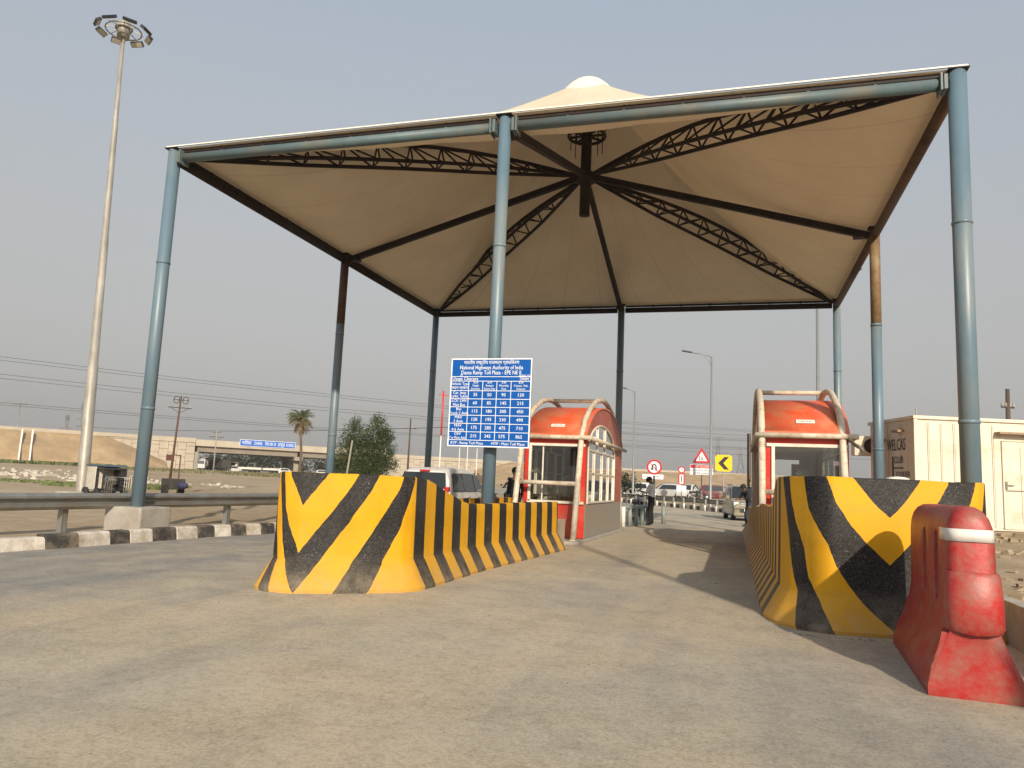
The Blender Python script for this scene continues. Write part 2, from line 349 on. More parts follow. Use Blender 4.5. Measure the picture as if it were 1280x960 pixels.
# ------------------------------------------------------------------ toll islands
def m_stripe_make(name,u0,kl,kr,cs,corner,first,per=.33):
    """paint laid out in the barrier's own (run,height) coordinates: chevron on the nose, bars on the sides"""
    m=bpy.data.materials.new(name); m.use_nodes=True; n=m.node_tree.nodes; l=m.node_tree.links
    b=n['Principled BSDF']; b.inputs['Roughness'].default_value=.6; b.inputs['Specular IOR Level'].default_value=.22
    uv=n.new('ShaderNodeUVMap'); sp=n.new('ShaderNodeSeparateXYZ'); l.new(uv.outputs[0],sp.inputs[0])
    tc=n.new('ShaderNodeTexCoord')
    def nz(s,d=4,ro=.6):
        q=n.new('ShaderNodeTexNoise'); q.inputs['Scale'].default_value=s; q.inputs['Detail'].default_value=d; q.inputs['Roughness'].default_value=ro; l.new(tc.outputs['Object'],q.inputs['Vector']); return q.outputs['Fac']
    def mt(op,a,b_=None,c=None):
        q=n.new('ShaderNodeMath'); q.operation=op
        for i,v in enumerate((a,b_,c)):
            if v is None: continue
            if isinstance(v,(int,float)): q.inputs[i].default_value=v
            else: l.new(v,q.inputs[i])
        return q.outputs[0]
    w1=mt('MULTIPLY',mt('SUBTRACT',nz(1.7,2),.5),.10); w2=mt('MULTIPLY',mt('SUBTRACT',nz(9,3),.5),.025)
    u=mt('ADD',mt('ADD',sp.outputs['X'],w1),w2); z=sp.outputs['Y']
    du=mt('SUBTRACT',u,u0)
    pos=mt('GREATER_THAN',du,0); ad=mt('ABSOLUTE',du)
    k1=mt('ADD',mt('MULTIPLY',pos,kr[0]-kl[0]),kl[0]); k2=mt('ADD',mt('MULTIPLY',pos,kr[1]-kl[1]),kl[1])
    mm=mt('SUBTRACT',z,mt('MULTIPLY',ad,mt('ADD',k1,mt('MULTIPLY',k2,ad))))
    r=n.new('ShaderNodeValToRGB'); r.color_ramp.interpolation='CONSTANT'
    lo,hi=-4.0,1.6; v=mt('DIVIDE',mt('SUBTRACT',mm,lo),hi-lo); l.new(v,r.inputs[0])
    els=r.color_ramp.elements; cols=[]; els[0].position=0; els[0].color=(first,)*3+(1,)
    els[1].position=1; els[1].color=(0,0,0,1); c=first
    for cc in cs:     # ascending
        c=1-c; e=els.new((cc-lo)/(hi-lo)); e.color=(c,c,c,1)
    els[len(els)-1].color=(c,c,c,1)
    # side bars
    uu=mt('SUBTRACT',sp.outputs['X'],corner); uu=mt('ABSOLUTE',mt('ADD',uu,mt('MULTIPLY',w2,.8)))
    side=mt('GREATER_THAN',mt('MODULO',uu,2*per),per)    # 1 = yellow
    on=mt('GREATER_THAN',sp.outputs['X'],corner)
    onl=mt('LESS_THAN',sp.outputs['X'],-corner)
    s2=mt('GREATER_THAN',mt('MODULO',mt('ABSOLUTE',mt('ADD',sp.outputs['X'],corner)),2*per),per)
    x1=n.new('ShaderNodeMix'); x1.data_type='FLOAT'; l.new(on,x1.inputs[0]); l.new(r.outputs[0],x1.inputs[2]); l.new(side,x1.inputs[3])
    x2=n.new('ShaderNodeMix'); x2.data_type='FLOAT'; l.new(onl,x2.inputs[0]); l.new(x1.outputs[0],x2.inputs[2]); l.new(s2,x2.inputs[3])
    sel=x2.outputs[0]
    # colours with grime, chips and a dusty skirt
    def ramp(f,p0,c0,p1,c1):
        q=n.new('ShaderNodeValToRGB'); q.color_ramp.elements[0].position=p0; q.color_ramp.elements[0].color=(*c0,1); q.color_ramp.elements[1].position=p1; q.color_ramp.elements[1].color=(*c1,1); l.new(f,q.inputs[0]); return q.outputs[0]
    def mix(f,a,b_,mode='MIX'):
        q=n.new('ShaderNodeMixRGB'); q.blend_type=mode
        for i,vv in enumerate((f,a,b_)):
            if isinstance(vv,tuple): q.inputs[i].default_value=(*vv,1)
            elif isinstance(vv,float): q.inputs[i].default_value=vv
            else: l.new(vv,q.inputs[i])
        return q.outputs[0]
    yel=ramp(nz(4,8,.7),.35,(.55,.275,.005),.62,(.62,.315,.005)); blk=ramp(nz(55,6,.85),.46,(.006,.006,.007),.60,(.05,.045,.04))
    colr=mix(sel,blk,yel)
    chips=ramp(nz(34,5,.85),.60,(0,0,0),.66,(.85,.85,.85)); chips=mt('MULTIPLY',chips,ramp(nz(2.3,5,.7),.45,(.12,.12,.12),.62,(1,1,1))); colr=mix(chips,colr,(.36,.33,.29))
    scuff=ramp(nz(3.1,9,.8),.60,(0,0,0),.66,(.40,.40,.40)); colr=mix(scuff,colr,(.20,.16,.10))
    # road dust clings to the skirt
    dz=n.new('ShaderNodeMapRange'); dz.inputs[1].default_value=.42; dz.inputs[2].default_value=.0; dz.inputs[3].default_value=0; dz.inputs[4].default_value=1; l.new(z,dz.inputs[0])
    dfac=mt('MULTIPLY',dz.outputs[0],ramp(nz(5,8,.7),.35,(.10,.10,.10),.7,(.60,.60,.60))); colr=mix(dfac,colr,(.36,.29,.20))
    film=ramp(nz(1.1,7,.7),.50,(0,0,0),.85,(.10,.10,.10)); colr=mix(film,colr,(.36,.30,.22))
    pit=ramp(nz(16,8,.8),.66,(0,0,0),.70,(.75,.75,.75)); pz=mt('MULTIPLY',pit,mt('LESS_THAN',z,.55)); pm=mt('MULTIPLY',pz,ramp(nz(2.6,3),.55,(0,0,0),.62,(1,1,1))); colr=mix(pm,colr,(.10,.07,.04))
    l.new(colr,b.inputs['Base Color'])
    rr=mt('ADD',mt('MULTIPLY',nz(8,4),.25),.48); l.new(rr,b.inputs['Roughness'])
    bp=n.new('ShaderNodeBump'); bp.inputs['Strength'].default_value=.35; bp.inputs['Distance'].default_value=.006
    l.new(mt('ADD',nz(60,8,.8),mt('MULTIPLY',nz(7,4),1.0)),bp.inputs['Height']); l.new(bp.outputs[0],b.inputs['Normal'])
    return m
def island(name,label,outer,u_zero,topz,mat_,fill_box):
    """outer: plan polyline at ground level, walked with the inside on its LEFT; makes a jersey profile wall"""
    # resample
    P=[Vector((p[0],p[1])) for p in outer]; cum=[0]
    for a,b in zip(P,P[1:]): cum.append(cum[-1]+(b-a).length)
    st=.07; n=int(cum[-1]/st); pts=[]; us=[]
    def at(s):
        for i in range(len(P)-1):
            if s<=cum[i+1]+1e-9:
                t=(s-cum[i])/(cum[i+1]-cum[i]); return P[i].lerp(P[i+1],t)
        return P[-1]
    for i in range(n+1): s=cum[-1]*i/n; pts.append(at(s)); us.append(s)
    off=cum[u_zero]
    # gentle smoothing of the plan, keeps overall outline
    for _ in range(1):
        q=pts[:]
        for i in range(1,len(pts)-1): q[i]=(pts[i-1]+2*pts[i]+pts[i+1])/4
        pts=q
    prof=[(0,-.02),(0,.035),(.05,.12),(.11,.23),(.165,.325),(.178,.345),(.185,.8)]
    t=MB().use(mat_,True); uvl=t.bm.loops.layers.uv.new('UVMap')
    rows=[]; ex=[]
    for i,p in enumerate(pts):
        tan=(pts[min(i+1,len(pts)-1)]-pts[max(i-1,0)]).normalized(); nin=Vector((-tan.y,tan.x))
        zt=topz(p.x,p.y)+.012*mnoise.noise(Vector((us[i]*1.6,2,0)))
        row=[]
        for d,z in prof: row.append((p.x+nin.x*d,p.y+nin.y*d,min(z,zt-.1)))
        row.append((p.x+nin.x*.19,p.y+nin.y*.19,zt-.015)); row.append((p.x+nin.x*.205,p.y+nin.y*.205,zt))
        tw=.42 if p.y<-2 else .30; row.append((p.x+nin.x*tw,p.y+nin.y*tw,zt)); row.append((p.x+nin.x*tw,p.y+nin.y*tw,.1))
        rows.append(row)
    V=[[t.bm.verts.new(p) for p in r] for r in rows]
    for i in range(len(V)-1):
        for k in range(len(V[0])-1):
            f=t.face([V[i][k],V[i+1][k],V[i+1][k+1],V[i][k+1]])
            if f:
                f.smooth=k<8
                for lo in f.loops:
                    ii=i if lo.vert in V[i] else i+1
                    kk=V[ii].index(lo.vert); zc=min(rows[ii][kk][2],9); 
                    if kk>=len(V[0])-2: zc=rows[ii][len(V[0])-3][2]
                    lo[uvl].uv=(us[ii]-off,zc)
    for row in (V[0],V[-1]): 
        f=t.face(row if row is V[0] else row[::-1])
        if f:
            for lo in f.loops: lo[uvl].uv=(us[0]-off if row is V[0] else us[-1]-off,lo.vert.co.z)
    for i in range(len(V)-1):
        for k in (1,4,8,9):
            ed=t.bm.edges.get((V[i][k],V[i+1][k]))
            if ed: ed.smooth=False
    o=t.build(name,None); tag(o,label,'barrier')
    # earth fill inside
    return o
m_strL=m_stripe_make('chevron_paint',.02,(1.0,3.0),(1.2,.22),[-1.13,-.557,-.0,.40,.94],1.64,1)
# walking order: right rear -> nose right corner -> nose -> left rear puts the inside on the right, so walk left rear -> nose -> right rear
def topL(x,y):
    if x>7.3: return .96+.36*(1-sstep(-4.25,-1.9,y))
    return 1.32 if y<-3.6 else .96+.36*(1-sstep(-3.6,-1.9,y))
outL=[(6.33,4.35),(6.30,-3.9),(6.31,-4.80),(6.45,-5.22),(6.70,-5.34),(7.0,-5.31),(7.39,-5.07),(7.71,-4.83),(8.04,-4.52),(8.12,-4.28),(8.10,-2.1),(8.22,.2),(8.36,2.45)]
island('island_barrier','chevron painted concrete barrier of the left island, around the pole with the blue fee board',outL,5,topL,m_strL,None)
# right nose (mirror arrangement)
m_strR=m_stripe_make('chevron_paint_wide',.0,(.89,.56),(1.1,.6),[-1.32,-.69,.02,.65,1.11],1.72,1)
def topR(x,y):
    if x<12.9: return 1.12+.38*(1-sstep(-3.3,-1.6,y))-.25*sstep(2,12,y)
    return 1.5
outR=[(11.86,14.0),(11.88,8.0),(11.89,3.6),(11.91,1.8),(11.92,-1.9),(11.92,-3.2),(11.93,-3.96),(12.02,-4.38),(12.22,-4.64),(12.55,-4.74),(13.12,-4.66),(13.7,-4.58),(14.05,-4.45),(14.22,-4.2),(14.24,-3.8),(14.08,0.0),(14.1,2.5)]
island('island_barrier','tall chevron painted concrete barrier directly behind the red plastic barrier',outR,10,topR,m_strR,None)
# raised beds inside the islands
m_bed=mat('island_fill',(.34,.29,.22),.95,.2,3,bump=.4)
b=MB().use(m_bed); b.prism([(6.55,-4.4),(7.0,-4.8),(7.85,-4.1),(7.85,1.8),(8.0,4.0),(6.55,4.0)],-.02,.55,'Z'); tag(b.build('island_fill'),'earth filling of the left island','ground',kind='structure')
b=MB().use(m_conc); b.prism([(6.6,-3.6),(6.65,-4.8),(7.0,-5.0),(7.85,-4.3),(7.85,-3.6)],.5,1.29,'Z'); tag(b.build('island_fill'),'concrete filling of the left nose','ground',kind='structure')
b=MB().use(m_conc); b.prism([(12.2,-3.0),(12.2,-4.0),(12.6,-4.45),(13.2,-4.35),(13.9,-4.1),(13.9,-3.0)],.5,1.485,'Z'); tag(b.build('island_fill'),'concrete filling of the right nose','ground',kind='structure')
b=MB().use(m_bed); b.prism([(12.25,-4.0),(13.1,-4.3),(13.8,-4.0),(13.75,2.0),(12.4,2.0)],-.02,.55,'Z'); tag(b.build('island_fill'),'earth filling of the right island','ground',kind='structure')
b=MB().use(m_conc)
b.prism([(6.35,4.0),(8.32,4.0),(8.40,11.6),(6.35,11.6)],-.02,.07,'Z'); tag(b.build('island_slab',bevel=.02),'low concrete slab under the left booth','slab',kind='structure')
b=MB().use(m_conc)
b.prism([(12.0,2.3),(13.9,2.3),(13.9,9.9),(12.0,9.9)],-.02,.07,'Z'); tag(b.build('island_slab',bevel=.02),'low concrete slab under the right booth','slab',kind='structure')

# ------------------------------------------------------------------ canopy
H=8.05; WD=15.0; C=(7.5,7.5)
m_memb=bpy.data.materials.new('membrane'); m_memb.use_nodes=True
n=m_memb.node_tree.nodes; l=m_memb.node_tree.links; bs=n['Principled BSDF']; bs.inputs['Roughness'].default_value=.6; bs.inputs['Specular IOR Level'].default_value=.2
tc=n.new('ShaderNodeTexCoord'); q=n.new('ShaderNodeTexNoise'); q.inputs['Scale'].default_value=.45; q.inputs['Detail'].default_value=9; q.inputs['Roughness'].default_value=.7; l.new(tc.outputs['Object'],q.inputs['Vector'])
r=n.new('ShaderNodeValToRGB'); r.color_ramp.elements[0].position=.3; r.color_ramp.elements[0].color=(.68,.585,.45,1); r.color_ramp.elements[1].position=.7; r.color_ramp.elements[1].color=(.82,.73,.59,1); l.new(q.outputs['Fac'],r.inputs[0])
# welded seams: darker double layer lines running from the mast to the edges
uvn=n.new('ShaderNodeUVMap'); sx=n.new('ShaderNodeSeparateXYZ'); l.new(uvn.outputs[0],sx.inputs[0])
mm=n.new('ShaderNodeMath'); mm.operation='MODULO'; mm.inputs[1].default_value=1; l.new(sx.outputs['X'],mm.inputs[0])
m2=n.new('ShaderNodeMath'); m2.operation='LESS_THAN'; m2.inputs[1].default_value=.03; l.new(mm.outputs[0],m2.inputs[0])
m3=n.new('ShaderNodeMath'); m3.operation='MULTIPLY'; m3.inputs[1].default_value=.28; l.new(m2.outputs[0],m3.inputs[0])
x=n.new('ShaderNodeMixRGB'); x.inputs[2].default_value=(.36,.29,.21,1); l.new(m3.outputs[0],x.inputs[0]); l.new(r.outputs[0],x.inputs[1]); l.new(x.outputs[0],bs.inputs['Base Color'])
tr=n.new('ShaderNodeBsdfTranslucent'); tr.inputs[0].default_value=(.66,.56,.41,1)
ms=n.new('ShaderNodeMixShader'); ms.inputs[0].default_value=.29; l.new(bs.outputs[0],ms.inputs[1]); l.new(tr.outputs[0],ms.inputs[2]); l.new(ms.outputs[0],n['Material Output'].inputs[0])

cn=thing('canopy','square cream fabric canopy on eight blue poles spanning both toll lanes','canopy',(0,0,0))
RT=.62; ZT=12.62
def Rq(a): return 7.5/max(abs(math.cos(a)),abs(math.sin(a)))
mb=MB().use(m_memb,True); uvl=mb.bm.loops.layers.uv.new('UVMap')
NA=128; NR=26; rows=[]
for j in range(NR+1):
    t=j/NR; row=[]
    for i in range(NA):
        a=2*math.pi*i/NA+math.pi/4
        Rr=Rq(a)+.10; rr=Rr+(RT-Rr)*t
        diag=(Rr-7.5)/3.1
        z=H+.07+(ZT-H-.07)*(t**1.7)+.22*math.sin(math.pi*t)*diag
        z-=.05*abs(math.sin(8*(a-math.pi/4)))*math.sin(math.pi*t)
        row.append((C[0]+rr*math.cos(a),C[1]+rr*math.sin(a),z))
    rows.append(row)
V=[[mb.bm.verts.new(p) for p in rw] for rw in rows]
for j in range(NR):
    for i in range(NA):
        f=mb.face([V[j][i],V[j][(i+1)%NA],V[j+1][(i+1)%NA],V[j+1][i]])
        for lo,(ii) in zip(f.loops,(i,i+1,i+1,i)): lo[uvl].uv=(ii/NA*32+.5,0)
mem=mb.build('membrane',cn)
sm=mem.modifiers.new('thickness','SOLIDIFY'); sm.thickness=.006
# domed cap over the mast
m_cap=mat('cap_cream',(.72,.66,.55),.6,.05,2)
cp=MB().use(m_cap,True); cp.lathe([(1.06,12.08),(.98,12.22),(.87,12.40),(.74,12.58),(.60,12.74),(.45,12.87),(.30,12.96),(.14,13.01),(.0,13.02)],40,(C[0],C[1],0)); cp.build('cap',cn)
# hem strip (white edge piping) round the perimeter
hm=MB().use(m_white); e=.12
for a,b in (((-e,-e),(15+e,-e)),((15+e,-e),(15+e,15+e)),((15+e,15+e),(-e,15+e)),((-e,15+e),(-e,-e))): hm.bar((*a,H+.09),(*b,H+.09),.035,.025)
hm.build('hem',cn)
# poles
pd=[(0,0,'A'),(7.47,0,'B'),(15,0,'C'),(0,7.5,'D'),(0,15,'E'),(7.5,15,'F'),(15,15,'G'),(15,7.5,'H')]
for (x,y,k) in pd:
    r={'A':.130,'B':.116,'C':.138}.get(k,.125)
    p=MB()
    zs=[(0,1)]
    rust={'D':(5.9,H),'H':(5.55,H),'C':None}.get(k)
    segs=[(-.02,H+.05)] if not rust else [(-.02,rust[0]),(rust[0],H+.05)]
    z0=0.6 if k in 'GH' else 0
    for q_,(a,b_) in enumerate(segs):
        p.use(m_pole if q_==0 else (m_polerust if k=='H' else m_drust)); p.lathe([(r,a),(r,b_)],24,(x,y,0))
    p.use(m_pole)
    for zz in (2.5,5.6): p.lathe([(r+.006,zz-.03),(r+.012,zz),(r+.006,zz+.03)],24,(x,y,0))
    p.lathe([(r+.16,.0),(r+.16,.03)],24,(x,y,0))
    po=p.build('pole',cn)
    if k=='H': po['label']='blue pole with a bare rusty top section'
    if k=='D': po['label']='blue pole with a dark rusty upper section'
    bk=MB().use(m_steel)     # saddle brackets at the pole head
    if k in 'ABC':
        for s in (-1,1):
            if 0<=x+s*.4<=15: bk.use(m_beam).box(x+s*.16-(.05 if s<0 else 0),x+s*.16+(.05 if s>0 else 0),y-.13,y+.13,H-.27,H-.02); bk.box(x+s*.25-.015,x+s*.25+.015,y-.15,y+.15,H-.29,H+.0)
    bk.use(m_steel).box(x-.15,x+.15,y-.15,y+.15,H+.05,H+.07); bk.build('bracket',cn)
pl=MB().use(m_conc); pl.box(-.42,.46,-.40,.45,-.1,.50); pl.build('plinth',cn,bevel=.03)
# edge beams
def beam(a,b,m,r=.10):
    t=MB().use(m); t.tube([a,b],r,16); return t
bz=H-.14
for a,b,m in (((.16,0,bz),(7.3,0,bz),m_beam),((7.64,0,bz),(14.84,0,bz),m_beam),
              ((0,.16,bz),(0,7.35,bz),m_steel),((0,7.65,bz),(0,14.85,bz),m_steel),((15,.16,bz),(15,7.35,bz),m_drust),((15,7.65,bz),(15,14.85,bz),m_drust),
              ((.15,15,bz),(7.35,15,bz),m_steel),((7.65,15,bz),(14.85,15,bz),m_steel)):
    t=beam(a,b,m); 
    # keder rail and clips that hold the fabric above the tube
    d=(Vector(b)-Vector(a)); L=d.length; d.normalize()
    t.use(m_steel).bar(Vector(a)+Vector((0,0,.15)),Vector(b)+Vector((0,0,.15)),.05,.07)
    for k in range(1,7):
        c=Vector(a)+d*L*k/7; t.use(m_beam if m is m_beam else m_steel).box(c.x-.02,c.x+.02,c.y-.02,c.y+.02,bz+.09,bz+.2)
    t.build('edge_beam',cn)
# mast, hub, ring
ZH=10.02
t=MB().use(m_steel); t.lathe([(.15,8.9),(.15,12.2)],20,(C[0],C[1],0)); t.lathe([(.28,ZH-.12),(.28,ZH+.12)],20,(C[0],C[1],0)); t.lathe([(.30,12.16),(.30,12.2)],20,(C[0],C[1],0)); t.build('mast',cn)
t=MB().use(m_steel)
t.tube([(C[0]+.52*math.cos(a*math.pi/18),C[1]+.52*math.sin(a*math.pi/18),11.28) for a in range(36)],.045,8,closed=True)
t.tube([(C[0]+.66*math.cos(a*math.pi/18),C[1]+.66*math.sin(a*math.pi/18),12.55) for a in range(36)],.04,8,closed=True)
for k in range(8):
    a=k*math.pi/4; t.bar((C[0]+.1*math.cos(a),C[1]+.1*math.sin(a),11.28),(C[0]+.52*math.cos(a),C[1]+.52*math.sin(a),11.28),.06,.05)
    t.bar((C[0]+.52*math.cos(a),C[1]+.52*math.sin(a),11.28),(C[0]+.64*math.cos(a),C[1]+.64*math.sin(a),12.55),.025)
t.build('tension_ring',cn)
for k in range(8):
    a=k*math.pi/4+.2; t=MB().use(m_steel); t.bar((C[0]+.45*math.cos(a),C[1]+.45*math.sin(a),10.75+.1*(k%3)),(C[0]+.45*math.cos(a),C[1]+.45*math.sin(a),12.0),.022); t.build('tie_rod',cn)
# straight struts from the mid-side poles
for (x,y) in ((7.5,0),(0,7.5),(7.5,15),(15,7.5)):
    t=MB().use(m_steel); v=(Vector((x,y,0))-Vector((C[0],C[1],0))).normalized()
    a=Vector((x,y,H-.13))-v*.13; b_=Vector((C[0],C[1],ZH))+v*.22; t.bar(a,b_,.13,.17)
    q=a-(a-b_).normalized()*.25; t.box(q.x-.12,q.x+.12,q.y-.12,q.y+.12,q.z-.12,q.z-.0); t.build('strut',cn)
# arched triangular trusses from the corners
for (x,y) in ((0,0),(15,0),(15,15),(0,15)):
    t=MB().use(m_steel); A=Vector((x,y,H-.08)); B=Vector((C[0],C[1],ZH)); d=(B-A); hd=Vector((d.x,d.y,0)).normalized(); sd=Vector((-hd.y,hd.x,0))
    A=A+hd*.25; B=B-hd*.25; d=B-A
    N=12; top=[];bl=[];br=[]
    for i in range(N+1):
        s=i/N; p=A+d*s; w=math.sin(math.pi*s)
        top.append(p+Vector((0,0,.62*w))+sd*.0); bl.append(p+Vector((0,0,.10*w))+sd*.27*min(1,w*1.3)); br.append(p+Vector((0,0,.10*w))-sd*.27*min(1,w*1.3))
    t.tube(top,.055,8); t.tube(bl,.05,8); t.tube(br,.05,8)
    for i in range(1,N):
        t.bar(top[i],bl[i],.035); t.bar(top[i],br[i],.035); t.bar(bl[i],br[i],.03)
        if i<N-1: t.bar(top[i],bl[i+1],.035); t.bar(top[i],br[i+1],.035)
    t.build('truss',cn)

# ------------------------------------------------------------------ fee board on the middle pole
m_sblue=mat('sign_blue',(.0,.080,.34),.45,.05,2,spec=.25)
m_sw=mat('sign_white',(.78,.80,.82),.4,.03,4)
x0,x1,z0,z1,yb=6.775,8.265,1.895,3.455,-.30
fb=thing('fee_board','blue toll fee table board hung on the middle front pole','sign',(x0,yb,z0))
t=MB().use(mat('sign_back',(.35,.35,.34),.5,.1,4,metal=.4)); t.box(0,1.49,.004,.03,0,1.56); t.use(m_sblue); t.box(.004,1.486,-.004,.004,.004,1.556); t.build('panel',fb)
t=MB().use(m_sw); y=-.0065
def hline(z,a=.0,b=1.49,w=.010,mb_=t): mb_.box(a,b,y-.003,y,z-w/2,z+w/2)
def vline(x,za,zb,w=.010,mb_=t): mb_.box(x-w/2,x+w/2,y-.0032,y+.0002,za,zb)
hline(.01,w=.02);hline(1.55,w=.02);vline(.01,0,1.56,.02);vline(1.48,0,1.56,.02)
ztop=[1.235,1.155,.985]; rowz=[.985-(.985-.115)*i/6 for i in range(7)]
hline(1.235);hline(1.155)
for zz in rowz: hline(zz)
colx=[.345,.605,.865,1.125]
for cx_ in colx: vline(cx_,.115,1.155)
t.build('rules',fb)
tx=MB()
def wr(s,x,z,size,width=None,align='CENTER'): text_mesh(s,size,m_sw,Matrix.Translation((x,-.0085,z))@Matrix.Rotation(R(90),4,'X'),align=align,width=width,mb=tx)
wr('भारतीय राष्ट्रीय राजमार्ग प्राधिकरण',.745,1.485,.085,1.02)
wr('National Highways Authority of India',.745,1.395,.10,1.16)
wr('Dasna Ramp Toll Plaza - EPE NE II',.745,1.305,.10,1.10)
wr('दर',.20,1.255,.05); wr('Usage Charges',.03,1.195,.082,.48,'LEFT'); wr('शुल्क दर',1.36,1.245,.07,.2); wr('उपयोग',1.36,1.19,.07,.17)
wr('Vehicle Type',.18,1.105,.066); wr('वाहन प्रकार',.18,1.035,.066)
for (a,b_,c2),cx_ in zip((('RTP','Single','Journey'),('RTP','Return','Same Day'),('RTP','Monthly','Pass'),('RTP','Comm. Veh.','District')),(.475,.735,.995,1.305)):
    wr(a,cx_,1.125,.05); wr(b_,cx_,1.075,.052); wr(c2,cx_,1.02,.052)
rows_=[('Car, Jeep','LMV, VAN','35','50','90','120'),('LCV, LMV','Mini Bus','60','85','145','215'),('Bus','Truck 2 Axle','115','180','300','450'),
('MAV','3 Axle','120','195','330','490'),('MAV','4-6 Axle','175','285','475','710'),('OSV','7 or More Axle','215','345','575','865')]
for i,rw in enumerate(rows_):
    zc=(rowz[i]+rowz[i+1])/2
    wr(rw[0],.18,zc+.034,.068); wr(rw[1],.18,zc-.036,.068,.30 if len(rw[1])>12 else None)
    for s_,cx_ in zip(rw[2:],(.475,.735,.995,1.305)): wr(s_,cx_,zc,.082)
wr('RTP : Ramp Toll Plaza',.36,.062,.066,.60); wr('MTP : Main Toll Plaza',1.11,.062,.066,.60)
tx.build('lettering',fb,recalc=False)
for zz in (.4,1.2):
    t=MB().use(m_galv); t.box(.2,1.29,.03,.07,zz-.02,zz+.02); t.lathe([(.17,zz-.02),(.17,zz+.02)],20,(7.47-x0,.30,0)); t.build('clamp',fb)

# ------------------------------------------------------------------ toll booths
m_orange=mat('booth_orange',(.66,.095,.035),.45,.10,2.5,dirt=(.50,.22,.12),damt=.4,dscale=1.6)
m_bred=mat('booth_red',(.50,.025,.015),.4,.08,3,dirt=(.42,.12,.07),damt=.3)
m_pink=mat('booth_gable',(.40,.085,.05),.5,.10,3,dirt=(.36,.16,.11),damt=.4)
m_pipe=mat('pipe_cream',(.56,.50,.40),.6,.10,6,dirt=(.30,.20,.11),damt=.28,dscale=5,bump=.2)
m_bgrey=mat('booth_grey_panel',(.27,.26,.235),.55,.08,1.5,dirt=(.30,.25,.18),damt=.45)
m_bglass=glass('booth_glass',(.90,.93,.86),.25,.98)
m_sglass=glass('booth_side_glass',(.72,.78,.76),.7,.72)
m_in=mat('booth_interior',(.30,.29,.26),.8,.1,3); m_in2=mat('booth_interior_lit',(.78,.78,.66),.8,.1,3)  # right booth's lining paled in colour, standing in for light through its roof
m_frame=mat('window_frame_white',(.68,.63,.54),.5,.08,5,dirt=(.45,.38,.28),damt=.3)
